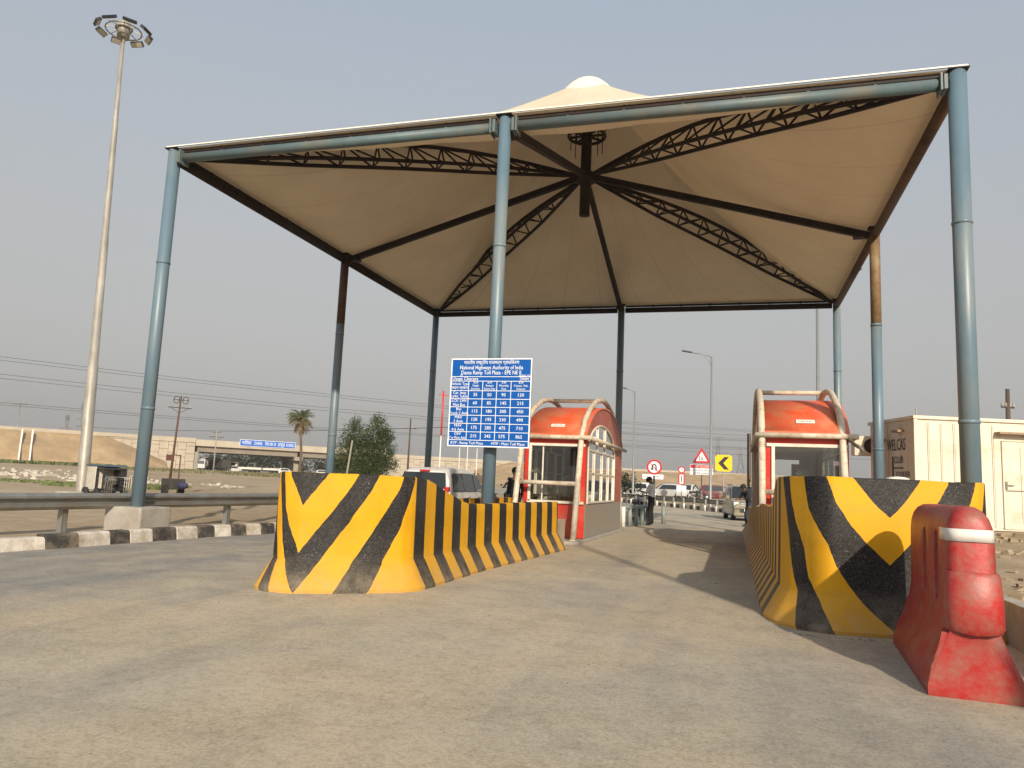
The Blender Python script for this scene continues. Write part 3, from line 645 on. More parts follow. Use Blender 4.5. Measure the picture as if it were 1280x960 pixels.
def booth(label,xl,yf,board):
    """xl: left frame pipe, yf: y of the front wall; 1.68 wide, 5.8 long"""
    th=thing('toll_booth',label,'toll booth',(xl+.85,yf+2.9,.07)); ox,oy,oz=-.85,-2.9,-.07
    def P(x,y,z): return (x+ox,y+oy,z+oz)
    def B(mb,x0,x1,y0,y1,z0,z1): mb.box(x0+ox,x1+ox,y0+oy,y1+oy,z0+oz,z1+oz)
    bx0,bx1=.07,1.56; L=5.8; zs,zw=.88,2.22; ze=2.45
    # lower body panels and floor
    t=MB().use(m_bgrey); B(t,bx0,bx1,.0,L,.07,zs); t.build('base_panel',th,bevel=.01)
    def arc(y,k=1.0):   # roof arch height over y in [0,L]
        s=(y-L/2)/(L/2); return ze+.97*k*math.sqrt(max(0,1-s*s*.985))**1.25
    # roof shell
    N=24; ysl=[L*i/N for i in range(N+1)]
    t=MB().use(m_orange,True); rows=[]
    for i in range(N+1):
        y=-.08+(L+.16)*i/N; z=arc(max(0,min(L,y)))
        rows.append([P(bx0-.02,y,z),P(bx1+.02,y,z),P(bx1+.02,y,z-.05),P(bx0-.02,y,z-.05)])
    t.grid(rows,True); t.poly(rows[0]); t.poly(rows[-1][::-1])
    rf=t.build('roof',th)
    t=MB().use(m_bred); B(t,bx0+.005,bx1-.005,-.03,-.002,.09,zs-.01); t.build('front_board',th)
    t=MB().use(m_bred); B(t,bx0+.005,bx1-.005,-.02,.05,zw+.06,ze+.02); t.build('fascia',th)
    t=MB().use(m_white); yy=.17; z=arc(yy); dz=(arc(yy+.1)-arc(yy-.1))/.2; 
    Mx=Matrix.Translation(P((bx0+bx1)/2,yy-.012,z+.012))@Matrix.Rotation(math.atan(dz),4,'X')
    t.box(-.17,.17,-.055,.055,0,.006,Mx); 
    text_mesh('HIGHWAY',.055,m_blk,Mx@Matrix.Translation((0,0,.0075)),mb=t); t.build('name_plate',th)
    # gable side walls with arched window opening (built in strips round the opening)
    for sx,nm in ((bx1,'right'),(bx0,'left')):
        wl=MB().use(m_pink); x_a,x_b=sx-.03,sx
        w0,w1=.22,4.30; wc=(w0+w1)/2; wr_=(w1-w0)/2
        def wtop(y): 
            s=(y-wc)/wr_
            return 2.16+.72*math.sqrt(max(0,1-s*s)) if abs(s)<1 else None
        Ny=44
        for i in range(Ny):
            a,b_=L*i/Ny,L*(i+1)/Ny; m_=(a+b_)/2; zt=lambda v:arc(v)-.05
            lo=[(a,zs),(b_,zs)]
            if w0<m_<w1:
                wa=wtop(max(w0+.001,min(w1-.001,a))); wb=wtop(max(w0+.001,min(w1-.001,b_)))
                za,zb_=wa,wb
            else: za=zb_=zs
            q=[(a,za),(b_,zb_),(b_,zt(b_)),(a,zt(a))]
            if q[2][1]-q[1][1]<.005 and q[3][1]-q[0][1]<.005: continue
            A=[P(x_a,*p) for p in q]; Bq=[P(x_b,*p) for p in q]
            VA=[wl.bm.verts.new(p) for p in A]; VB=[wl.bm.verts.new(p) for p in Bq]
            wl.face(VA); wl.face(VB[::-1]); wl.face([VA[0],VA[1],VB[1],VB[0]])
        wl.build('gable_wall',th)
        fr=MB().use(m_frame); xf=sx+.005
        def fbar(y0,z0,y1,z1,w=.045): fr.bar(P(xf,y0,z0),P(xf,y1,z1),w)
        fbar(w0,zs+.03,w1,zs+.03); fbar(w0,zs,w0,2.18); fbar(w1,zs,w1,2.18); fbar(w0,2.17,w1,2.17,.045)
        for yy in (1.1,2.25,3.3): fbar(yy,zs+.03,yy,2.17,.03)
        for yy in (1.5,2.25+.4): fbar(yy,2.17,yy,wtop(yy),.035)
        for yy,zz in ((w0,1.6),): fbar(w0,1.62,2.25,1.62,.03); fbar(2.25,1.62,w1,1.62,.03)
        pts=[P(xf,wc-wr_*math.cos(math.pi*k/20),2.16+.72*math.sin(math.pi*k/20)) for k in range(21)]
        fr.tube(pts,.03,6); fw=fr.build('window_frame',th)
        gl=MB().use(m_sglass); pts=[(w0,zs)]+[(wc-wr_*math.cos(math.pi*k/20),2.16+.72*math.sin(math.pi*k/20)) for k in range(21)]+[(w1,zs)]
        gl.poly([P(sx-.015,*p) for p in pts]); gl.build('glass',fw,recalc=False)
    # front: splayed red corner boards, white window frame, raked glass
    for xa in (bx0,bx1):
        t=MB().use(m_bred)
        s=1 if xa==bx1 else -1
        q=[(xa,zs),(xa-s*.12,zs),(xa-s*.12,zw+.06),(xa,zw+.06)]
        t.prism([(a+ox,b_+oz) for a,b_ in q],-.05+oy,.03+oy); t.build('corner_board',th)
    fr=MB().use(m_frame)
    for a,b_ in (((bx0+.14,zs+.02),(bx0+.14,zw)),((bx1-.14,zs+.02),(bx1-.14,zw)),((bx0+.02,zw+.03),(bx1-.02,zw+.03)),((bx0+.1,zs+.02),(bx1-.02,zs+.02))):
        fr.bar(P(a[0],-.06,a[1]),P(b_[0],-.06,b_[1]),.06,.06)
    if board: fr.bar(P(bx0+.45,-.03,zs+.05),P(bx0+.45,-.03,zw),.03)
    fw=fr.build('window_frame',th)
    gl=MB().use(m_bglass); gl.poly([P(bx0+.14,-.02,zs),P(bx1-.14,-.02,zs),P(bx1-.14,-.02,zw),P(bx0+.14,-.02,zw)]); gl.build('glass',fw,recalc=False)
    # back wall with door opening light, ceiling, desk, chair
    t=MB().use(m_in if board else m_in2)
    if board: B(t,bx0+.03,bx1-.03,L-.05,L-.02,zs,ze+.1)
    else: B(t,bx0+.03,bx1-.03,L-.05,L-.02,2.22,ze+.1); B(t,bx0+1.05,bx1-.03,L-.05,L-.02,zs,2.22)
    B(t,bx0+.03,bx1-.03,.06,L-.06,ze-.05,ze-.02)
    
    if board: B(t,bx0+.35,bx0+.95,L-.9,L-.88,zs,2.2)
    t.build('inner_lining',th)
    t=MB().use(mat('desk_brown',(.10,.055,.035),.5,.2,5)); B(t,bx0+.06,bx1-.06,.25,.75,1.02,1.06); B(t,bx0+.1,bx0+.16,.3,.7,.88,1.02); B(t,bx1-.16,bx1-.1,.3,.7,.88,1.02); t.build('desk',th)
    t=MB().use(m_blk); B(t,bx0+.75,bx0+1.1,.38,.41,1.1,1.34); B(t,bx0+.88,bx0+.96,.36,.46,1.06,1.12); t.build('monitor',th)
    t=MB().use(mat('ac_white',(.5,.5,.46),.5,.05,4)); B(t,bx0+.85,bx1-.1,L-.35,L-.1,1.75,2.1); t.build('air_conditioner',th)
    # pipe frame: two arches and the cross pipes
    prof=[(-.72,.07),(-.55,.75),(-.38,1.34),(-.1,2.43),(.28,2.88),(.85,3.20),(1.6,3.47),(2.3,3.60),(2.9,3.64)]
    prof=prof+[(5.8-a,b_) for a,b_ in prof[::-1][1:]]
    for xp in (0,1.45):
        pf_=prof if (board or xp>0) else [(-.46,1.06)]+prof[2:]
        t=MB().use(m_pipe); t.tube([P(xp,*p) for p in pf_],.066,14); t.lathe([(.11,0),(.11,.02)],12,P(xp,*pf_[0])); t.build('arch_pipe',th)
    for (a,b_) in (((0,-.38,1.34),(1.45,-.38,1.34)),((-.12,-.17,2.43),(1.72,-.17,2.43)),((0,2.9,3.64),(1.45,2.9,3.64)),((0,5.9,2.43),(1.45,5.9,2.43)),((1.68,-.10,2.43),(1.68,5.75,2.43)),((-.09,-.17,2.43),(-.09,5.75,2.43))):
        t=MB().use(m_pipe); t.tube([P(*a),P(*b_)],.052,14); t.build('cross_pipe',th)
    return th
bL=booth('orange arched toll booth left of the open lane, partly behind the fee board',6.70,4.92,True)
bR=booth('orange toll booth on the right island beside the cream cabin',12.13,2.75,False)
# torn cloths on the right booth's cross pipe
m_cloth=mat('dirty_cloth',(.12,.10,.08),.95,.3,8)
t=MB().use(m_cloth,True)
t.grid([[(11.90+.03*math.sin(k*1.7),2.62+.16*k/3,2.44-1.0*j/7-(.05*k if j>5 else 0)+(.02 if j==0 else 0)) for k in range(5)] for j in range(7)]); 
tc_=t.build('torn_cloth'); tc_.modifiers.new('t','SOLIDIFY').thickness=.012; tag(tc_,'dark torn cloth hanging from the left end of the right booth cross pipe','cloth')
t=MB().use(mat('pale_rag',(.40,.36,.30),.95,.2,8),True)
t.grid([[(13.62+.06*j,2.55+.05*k,2.42-.045*j+.05*math.sin(k*2+j)*(j/5)) for k in range(5)] for j in range(6)])
tc_=t.build('rag'); tc_.modifiers.new('t','SOLIDIFY').thickness=.01; tag(tc_,'pale rag blowing from the right end of the right booth cross pipe','cloth')

# ------------------------------------------------------------------ red water-filled barrier
m_rp=mat('faded_red_plastic',(.38,.017,.015),.45,.22,3.5,dirt=(.24,.11,.08),damt=.42,dscale=7,bump=.10,bscale=30,spec=.5)
rb=thing('plastic_barrier','faded red plastic road barrier with a white tape band, standing before the right chevron barrier','barrier',(13.20,-6.80,0),R(-4))
# local: long axis +Y, near end at y=0
def sec(y,ws=1.0,dk=1.0,nar=1.0):
    p=[(.30*ws,0),(.30*ws,.07),(.262*ws,.18),(.21*ws,.31),(.178,.42),(.160,.56),(.156,.85),(.152,1.06),(.144,1.135),(.124,1.20),(.092,1.245),(.05,1.27)]
    q=[]
    for a,z in p:
        if z>.5: a*=nar
        if z>1.06: z=1.06+(z-1.06)*dk
        q.append((a,z))
    top=1.06+(1.278-1.06)*dk
    full=[(-a,z) for a,z in q]+[(0,top)]+[(a,z) for a,z in q[::-1]]
    return [(x,y,z) for x,z in full]
t=MB().use(m_rp,True)
ys_=[.02,.05,.10,.18,.45,.8,1.15,1.32,1.38]; 
rows=[sec(.0,1,.52,.55),sec(.012,1,.68,.76),sec(.035,1,.83,.89),sec(.075,1,.94,.965),sec(.14),sec(.5),sec(.85),sec(1.2),sec(1.6),sec(1.76),sec(1.84,1,.9,.93),sec(1.9,1,.6,.6)]
# base end slopes back
for i,off in ((0,1),):
    rows[0]=[(x,y+(.14*min(1,z/.45) if z<.5 else 0),z) for x,y,z in rows[0]]
    rows[0]=[(x,(-.04 if z<.08 else y),z) for x,y,z in rows[0]]
    rows[1]=[(x,(y-.03 if z<.08 else y+.13*min(1,z/.45) if z<.5 else y),z) for x,y,z in rows[1]]
    rows[2]=[(x,(y-.03 if z<.08 else y+.12*min(1,z/.45) if z<.5 else y),z) for x,y,z in rows[2]]
    rows[3]=[(x,(y-.02 if z<.08 else y+.1*min(1,z/.45) if z<.5 else y),z) for x,y,z in rows[3]]
    rows[4]=[(x,(y if z<.08 else y+.07*min(1,z/.45) if z<.5 else y),z) for x,y,z in rows[4]]
t.grid(rows,True); t.poly(rows[0]); t.poly(rows[-1][::-1]); bmesh.ops.remove_doubles(t.bm,verts=t.bm.verts,dist=.0005)
bd=t.build('body',rb); bd.data.name='body'
cut=MB()
for yy in (.45,.98): 
    cut.prism([(yy+.085*math.cos(a*math.pi/8),.84+(.17 if math.sin(a*math.pi/8)>0 else -.17)+.085*math.sin(a*math.pi/8)) for a in range(16)],-.6,.6,'X')
co=cut.build('slot_cutter',rb)
bo=bd.modifiers.new('slots','BOOLEAN'); bo.object=co; bo.operation='DIFFERENCE'; bo.solver='EXACT'
bv=bd.modifiers.new('soft','BEVEL'); bv.width=.012; bv.segments=2; bv.limit_method='ANGLE'; bv.angle_limit=R(35)
bpy.context.view_layer.update(); dg=bpy.context.evaluated_depsgraph_get(); nm=bpy.data.meshes.new_from_object(bd.evaluated_get(dg)); bd.modifiers.clear(); bd.data=nm; nm.set_sharp_from_angle(angle=R(42))
COL.objects.unlink(co); bpy.data.objects.remove(co)
# connector block on the near end
t=MB().use(m_rp,False)
pr_=[(-.175,.14),(-.175,.0),(-.16,-.045),(-.12,-.075),(-.06,-.09),(0,-.095),(.06,-.09),(.12,-.075),(.16,-.045),(.175,.0),(.175,.14)]
V=[]
for z,k,dy in ((.44,.98,.025),(.47,1.02,0),(.62,1.0,.0),(.80,.94,.012),(.83,.90,.03)): V.append([(x*k,(y*k+dy),z) for x,y in pr_])
# the lower edge of the block bows downwards in the middle
V[0]=[(x,y,z-.02*(1-abs(x)/.175)) for x,y,z in V[0]]
t.grid(V,True); t.poly(V[0]); t.poly(V[-1][::-1]); cc_=t.build('connector',rb); [setattr(p_,'use_smooth',True) for p_ in cc_.data.polygons]; cc_.data.set_sharp_from_angle(angle=R(38)); bvm=cc_.modifiers.new('b','BEVEL'); bvm.width=.01; bvm.segments=2; bvm.limit_method='ANGLE'; bvm.angle_limit=R(40)
# reflective tape band
m_tape=mat('reflective_tape',(.62,.60,.56),.35,.06,8,dirt=(.45,.25,.2),damt=.15)
t=MB().use(m_tape,True)
def band(z0_,z1_):
    rws=[]
    for z_,o in ((z0_,.0045),(z1_,.0045)):
        k=(.152 if z_<1.1 else .143)+o
        # hugs the near column, from the left side round to the right side
        b_=.1475
        ring=[(-b_-.004,.27+.05*(z_>1.1)),(-b_-.004,.14),(-b_*.965-.003,.073),(-b_*.89-.003,.031),(-b_*.76-.002,.007),(-b_*.55,-.006),(0,-.008),(b_*.55,-.006),(b_*.76+.002,.007),(b_*.89+.003,.031),(b_*.965+.003,.073),(b_+.004,.14),(b_+.004,.33)]
        if z_<1.1: ring=[(x*1.03,y,) for x,y in ring]
        rws.append([(x,y-.004,z_) for x,y in ring])
    t.grid(rws)
band(1.035,1.12); tp=t.build('tape',rb); tp.modifiers.new('t','SOLIDIFY').thickness=.002

# ------------------------------------------------------------------ steel crash rails
def wbeam(mb,pts,z,hh=.155,dep=.042):
    """W profile swept along pts (plan), facing the road"""
    prof=[(-hh,0),(-hh+.02,.03),(-hh*.62,dep*2),(-hh*.38,dep*2),(-.03,.01),(.03,.01),(hh*.38,dep*2),(hh*.62,dep*2),(hh-.02,.03),(hh,0)]
    rows=[]
    for i,p in enumerate(pts):
        a=Vector(pts[max(i-1,0)]); b=Vector(pts[min(i+1,len(pts)-1)]); d=(b-a).normalized(); nrm=Vector((d.y,-d.x,0))
        q=Vector((p[0],p[1],0))
        rows.append([tuple(q+Vector((0,0,z+zz))+Vector((nrm.x,nrm.y,0))*o) for zz,o in prof])
    mb.smooth=False; mb.grid(rows)
def crash_rail(label,pts,z,step,post_w=.13,post_h=None,gaps=None,first=0.0,base=None,side=-1):
    """pts plan line; posts stand behind the beam"""
    th=thing('crash_rail',label,'guard rail',(pts[0][0],pts[0][1],0)); o=Vector((pts[0][0],pts[0][1],0))
    P=[Vector((p[0],p[1])) for p in pts]
    rel=[Vector((p.x-o.x,p.y-o.y,0)) for p in P]
    fine=[]
    for a,b in zip(rel,rel[1:]):
        n_=max(1,int((b-a).length/1.0)); fine+= [a.lerp(b,k/n_) for k in range(n_)]
    fine.append(rel[-1])
    t=MB().use(m_galv); wbeam(t,[tuple(p) for p in fine],z); be=t.build('beam',th); sd=be.modifiers.new('t','SOLIDIFY'); sd.thickness=.004
    cum=[0]
    for a,b in zip(rel,rel[1:]): cum.append(cum[-1]+(b-a).length)
    s=first
    while s<cum[-1]:
        for i in range(len(rel)-1):
            if s<=cum[i+1]:
                t_=(s-cum[i])/(cum[i+1]-cum[i]); p=rel[i].lerp(rel[i+1],t_); d=(rel[i+1]-rel[i]).normalized(); break
        nrm=Vector((d.y,-d.x,0)); q=p-nrm*(post_w*.5+.05); zb=(base(q.x+o.x,q.y+o.y) if base else 0)-.1
        ang=math.atan2(d.y,d.x); Mx=Matrix.Translation((q.x,q.y,0))@Matrix.Rotation(ang,4,'Z')
        t=MB().use(m_galv)     # C-section post
        t.box(-.055,.055,-post_w/2,-post_w/2+.008,zb,z+.13,Mx); t.box(-.055,-.047,-post_w/2,post_w/2,zb,z+.13,Mx); t.box(.047,.055,-post_w/2,post_w/2,zb,z+.13,Mx) 
        t.box(-.055,.055,post_w/2-.008,post_w/2,z-.16,z+.13,Mx)
        t.build('post',th); s+=step
    return th
crash_rail('galvanised crash rail on posts behind the kerb, passing in front of the concrete plinth',[(-1.1,-12.5),(-.75,-7.5),(-.42,-2.9),(-.28,-.5),(-.15,3),(0,8),(0,14),(-.6,26)],.60,2.28,first=2.05,base=h_ground)

# far crash rail along the curving road, over a black and white kerb
m_dk=mat('rail_far_grey',(.33,.33,.32),.6,.1,4)
frp=[(14.2,34.2),(11.5,36.8),(9.7,41),(7.8,45),(5.9,49),(3.9,52.5),(1.2,57.8),(-3,63),(-9,69)]
crash_rail('crash rail curving across the road beyond the booths, above small black and white blocks',frp,.62,2.0,base=lambda x,y:0)
kt2=thing('kerb','small black and white kerb blocks under the far curving crash rail','kerb',(frp[0][0],frp[0][1],0))
P=[Vector((p[0]-.1,p[1]-.35,0)) for p in frp]; seg=[]; 
cum=0; idx=0
for a,b in zip(P,P[1:]):
    L=(b-a).length; n_=int(L/.62)
    for k in range(n_):
        if idx>88: break
        p=a.lerp(b,k/n_); q=a.lerp(b,(k+1)/n_); t=MB().use(m_kw if idx%2 else m_kb); d=(q-p).normalized(); nr=Vector((-d.y,d.x,0))
        V=[[tuple(v+Vector((-frp[0][0],-frp[0][1],0))+w) for w in (Vector((0,0,0)),Vector((0,0,.26)),nr*-.2+Vector((0,0,.28)),nr*-.22)] for v in (p,q)]
        t.grid(V,True); t.poly(V[0]); t.poly(V[1][::-1]); t.build('block',kt2); idx+=1
# row of short white marker stones before the rail
for k in range(12):
    i=1+k*.42; a=Vector(frp[int(i)]).lerp(Vector(frp[int(i)+1]),i-int(i))
    t=MB().use(m_white if k%3 else m_kw); t.lathe([(.075,0),(.075,.34),(.05,.40)],10); o=t.build('marker_post',None,(a.x-.28,a.y-.62,0)); tag(o,['first','second','third','fourth','fifth','sixth','seventh','eighth','ninth','tenth','eleventh','twelfth'][k]+' short white marker post from the right along the far kerb','bollard','white marker posts along the far kerb')

# ------------------------------------------------------------------ high mast light
hm_=thing('high_mast_light','tall tapered steel mast with a ring of floodlights, left of the canopy','light mast',(-11.58,9.85,0)); hm_.rotation_euler=(R(.2),R(-1.6),0)
t=MB().use(m_mast); t.lathe([(.25,-.1),(.21,.25),(.185,5.0),(.165,5.02),(.14,10),(.125,10.02),(.10,15),(.09,15.02),(.07,19.0)],16); t.build('mast',hm_)
t=MB().use(m_conc); t.box(-.6,.6,-.6,.6,-.2,.3); t.build('footing',hm_,bevel=.03)
t=MB().use(m_mast); zt=18.7
t.tube([(.66*math.cos(a*math.pi/14),.66*math.sin(a*math.pi/14),zt) for a in range(28)],.03,8,closed=True)
t.tube([(.3*math.cos(a*math.pi/10),.3*math.sin(a*math.pi/10),zt+.1) for a in range(20)],.04,8,closed=True)
for k in range(8):
    a=k*math.pi/4; t.bar((.1*math.cos(a),.1*math.sin(a),zt+.12),(.72*math.cos(a),.72*math.sin(a),zt),.03)
t.lathe([(.24,zt-.3),(.24,zt+.35),(.05,zt+.5)],12); t.build('ring_frame',hm_)
m_lens=mat('flood_lens',(.55,.52,.42),.25,.05,4)
for k in range(8):
    a=k*math.pi/4+.2; Mx=Matrix.Translation((.93*math.cos(a),.93*math.sin(a),zt-.02))@Matrix.Rotation(a,4,'Z')@Matrix.Rotation(R(38),4,'Y')
    t=MB().use(m_blk); t.box(-.11,.11,-.25,.25,-.03,.08,Mx); t.use(m_lens); t.box(-.09,.09,-.23,.23,-.04,-.032,Mx)
    t.build('floodlight',hm_,bevel=.01)

# ------------------------------------------------------------------ embankment, retaining wall, flyover
m_sand=mat('embankment_sand',(.40,.285,.165),.95,.22,.22,dirt=(.27,.19,.105),damt=.5,dscale=.30,bump=.9,bscale=1.2,stretch=(1,1,.35))
m_wallp=mat('wall_panel',(.43,.38,.30),.9,.08,.4,dirt=(.36,.31,.24),damt=.4,dscale=.25)
m_gird=mat('girder_concrete',(.22,.19,.15),.9,.15,.3)
m_cf=mat('flyover_concrete',(.28,.25,.205),.9,.10,.2,dirt=(.22,.20,.17),damt=.35,dscale=.3)
def bank(name,label,pts,tops,foot,width=22,jag=1.0,flat=False):
    """sand bank: toe towards the camera side, crest along pts"""
    rows=[]; P=[Vector((p[0],p[1],0)) for p in pts]; fine=[];tf=[]
    for i in range(len(P)-1):
        n_=max(2,int((P[i+1]-P[i]).length/3))
        for k in range(n_): fine.append(P[i].lerp(P[i+1],k/n_)); tf.append(tops[i]+(tops[i+1]-tops[i])*k/n_)
    fine.append(P[-1]); tf.append(tops[-1])
    for i,p in enumerate(fine):
        d=(fine[min(i+1,len(fine)-1)]-fine[max(i-1,0)]).normalized(); nr=Vector((d.y,-d.x,0)); h=tf[i]; row=[]
        for s in range(11):
            u=s/10; z=.3+(h-.3)*(u**.85); off=foot*(1-u)
            gul=mnoise.noise(Vector((i*.55,u*1.2,1)))*2.0*math.sin(math.pi*u)*jag+mnoise.noise(Vector((i*.13,u*2,7)))*1.8*math.sin(math.pi*u)*jag
            q=p+nr*(off+gul); row.append((q.x,q.y,z if u<1 else h))
        row.append(tuple((p-nr*width)+Vector((0,0,h)))); row.append(tuple((p-nr*(width+2))+Vector((0,0,.0)))); row[0]=(row[0][0],row[0][1],-.4)
        rows.append(row)
    t=MB().use(m_sand,True); t.grid(rows); t.poly(rows[0]); t.poly(rows[-1][::-1]); return tag(t.build(name),label,'embankment',kind='structure')
bank('embankment','bare sand slope of the raised highway left of the flyover',[(-330,-60),(-240,20),(-180,80),(-146.5,116.8),(-133,133),(-123.5,142.6)],[8.3,8.3,8.4,8.5,8.3,3.0],13)
bank('embankment','bare sand slope of the raised highway behind the booths',[(-64,203),(-53.7,209),(-18.7,241),(17,256),(70,272),(150,285),(330,300)],[5.0,7.6,7.0,7.6,7.4,7.2,6.6],26,jag=1.6)
# crest parapet along the left bank and beyond
def seg_box(mb,a,b,z0,z1,w):
    a=Vector((a[0],a[1],0));b=Vector((b[0],b[1],0));d=(b-a); L=d.length; ang=math.atan2(d.y,d.x)
    return mb.box(0,L,-w/2,w/2,z0,z1,Matrix.Translation(a)@Matrix.Rotation(ang,4,'Z'))
t=MB().use(m_wallp)
for a,b in zip([(-330,-60),(-240,20),(-180,80),(-146.5,116.8),(-133,133)],[(-240,20),(-180,80),(-146.5,116.8),(-133,133),(-118.9,147.4)]): seg_box(t,a,b,8.2,9.05,.4)
tag(t.build('highway_parapet'),'pale concrete parapet along the crest of the left sand slope','parapet')
t=MB().use(m_wallp)
for a,b in zip([(-53.7,209),(-18.7,241),(17,256),(70,272),(150,285)],[(-18.7,241),(17,256),(70,272),(150,285),(330,300)]): seg_box(t,a,b,6.4,7.7,.4)
tag(t.build('highway_parapet'),'low pale parapet along the crest of the sand slope behind the booths','parapet')
# pale drain chutes on the left slope
ch=thing('drain_chute','pair of white concrete drain chutes running down the left sand slope','drain',(-143.2,119.6,0))
for k in (0,1):
    t=MB().use(m_white); Mx=Matrix.Rotation(R(-45),4,'Z'); t.bar((k*1.3+1.2,k*1.5-1.0,8.35),(k*1.3+10.0,k*1.5-8.6,.9),.32,.5); t.build('chute',ch)
def panel_wall(label,a,b,z0,z1):
    th=thing('retaining_wall',label,'wall',(a[0],a[1],0)); A=Vector((0,0,0)); B=Vector((b[0]-a[0],b[1]-a[1],0)); d=B.normalized(); L=B.length; ang=math.atan2(d.y,d.x)
    Mx=Matrix.Rotation(ang,4,'Z'); t=MB().use(m_cf); t.box(0,L,.15,4,z0,z1,Mx); t.build('core',th)
    t=MB().use(m_wallp); n_=int(L/1.9); w=L/n_; rws=int((z1-z0)/1.6); hh=(z1-z0)/rws
    for i in range(n_):
        for j in range(rws):
            o=random.uniform(-.03,.03); dz=hh/2 if i%2 else 0
            z_0=z0+j*hh+.04-dz; z_1=z0+(j+1)*hh-.04-dz
            t.box(i*w+.04,(i+1)*w-.04,-.05+o,.148,max(z0,z_0),z_1,Mx)
        if i%2: t.box(i*w+.04,(i+1)*w-.04,-.05,.148,z1-hh/2+.04,z1-.02,Mx)
    t.build('panels',th)
    t=MB().use(m_wallp); t.box(0,L,-.25,.3,z1,z1+1.0,Mx); t.build('parapet',th)
    return th
panel_wall('cream panelled retaining wall at the left end of the flyover',(-133.5,133),(-118.8,147.2),.3,7.9)
panel_wall('cream panelled retaining wall at the right end of the flyover, behind the bushy tree',(-82.8,183),(-53.9,209.3),.3,6.9)
fo=thing('flyover','concrete highway flyover on piers in the left distance','bridge',(-118.75,147.2,0))
dv=Vector((-83.0+118.75,183-147.2,0)); L=dv.length; ang=math.atan2(dv.y,dv.x); Mx=Matrix.Rotation(ang,4,'Z')
t=MB().use(m_cf); t.box(.05,L-.05,-.1,20,7.2,7.75,Mx); t.build('deck',fo)
t=MB().use(m_wallp); t.box(.05,L-.05,-.35,-.11,7.15,8.75,Mx); t.build('parapet',fo)
for gy in (.5,3.4,6.3,9.2,12.1,15,17.9):
    for (g0,g1) in ((.6,25.6),(26.3,L-.6)):
        t=MB().use(m_gird); t.box(g0,g1,gy,gy+.6,5.7,7.199,Mx); t.build('girder',fo)
for px_ in (25.95,):
    t=MB().use(m_cf); t.box(px_-1.1,px_+1.1,.0,19.5,4.7,5.68,Mx); t.build('pier_cap',fo)
    for gy in (2.4,9.5,16.6): t=MB().use(m_cf); c=Mx@Vector((px_,gy,0)); t.lathe([(.75,-.5),(.75,4.7)],14,(c.x,c.y,0)); t.build('pier',fo)
t=MB().use(m_cf); t.box(.02,.9,-.05,20,.3,5.65,Mx); t.build('abutment',fo)
t=MB().use(m_cf); t.box(L-.9,L-.02,-.05,20,.3,5.65,Mx); t.build('abutment',fo)
# blue direction boards on the flyover parapet
m_gs=mat('gantry_blue',(.02,.12,.48),.5,.05,.5)
gs=thing('direction_sign','long blue direction sign with white lettering fixed to the flyover parapet','sign',(-118.75,147.2,0))
Ms=Matrix.Rotation(ang,4,'Z')
S0,S1=10.6,24.6
t=MB().use(m_sw); t.box(S0-.1,S1+.1,-.52,-.44,7.75,9.45,Ms); t.use(m_gs); t.box(S0,S1,-.56,-.521,7.85,9.35,Ms); t.build('panel',gs)
t=MB()
for k,(wd,w_) in enumerate((('गाजियाबाद',2.7),('DASNA',2.3),('मेरठ NH 24',3.3),('हापुड़',2.1),('KUNDLI',2.4))):
    cx_=S0+[1.6,4.5,7.6,10.4,12.7][k]
    text_mesh(wd,1.2,m_sw,Ms@Matrix.Translation((cx_,-.575,8.6))@Matrix.Rotation(R(90),4,'X'),width=w_*.85,mb=t)
t.build('lettering',gs,recalc=False)
t=MB().use(m_gs); 
for k in range(5): t.box(S0+1+k*2.8,S0+1.15+k*2.8,-.45,-.30,7.9,9.2,Ms)
t.build('bracket',gs)

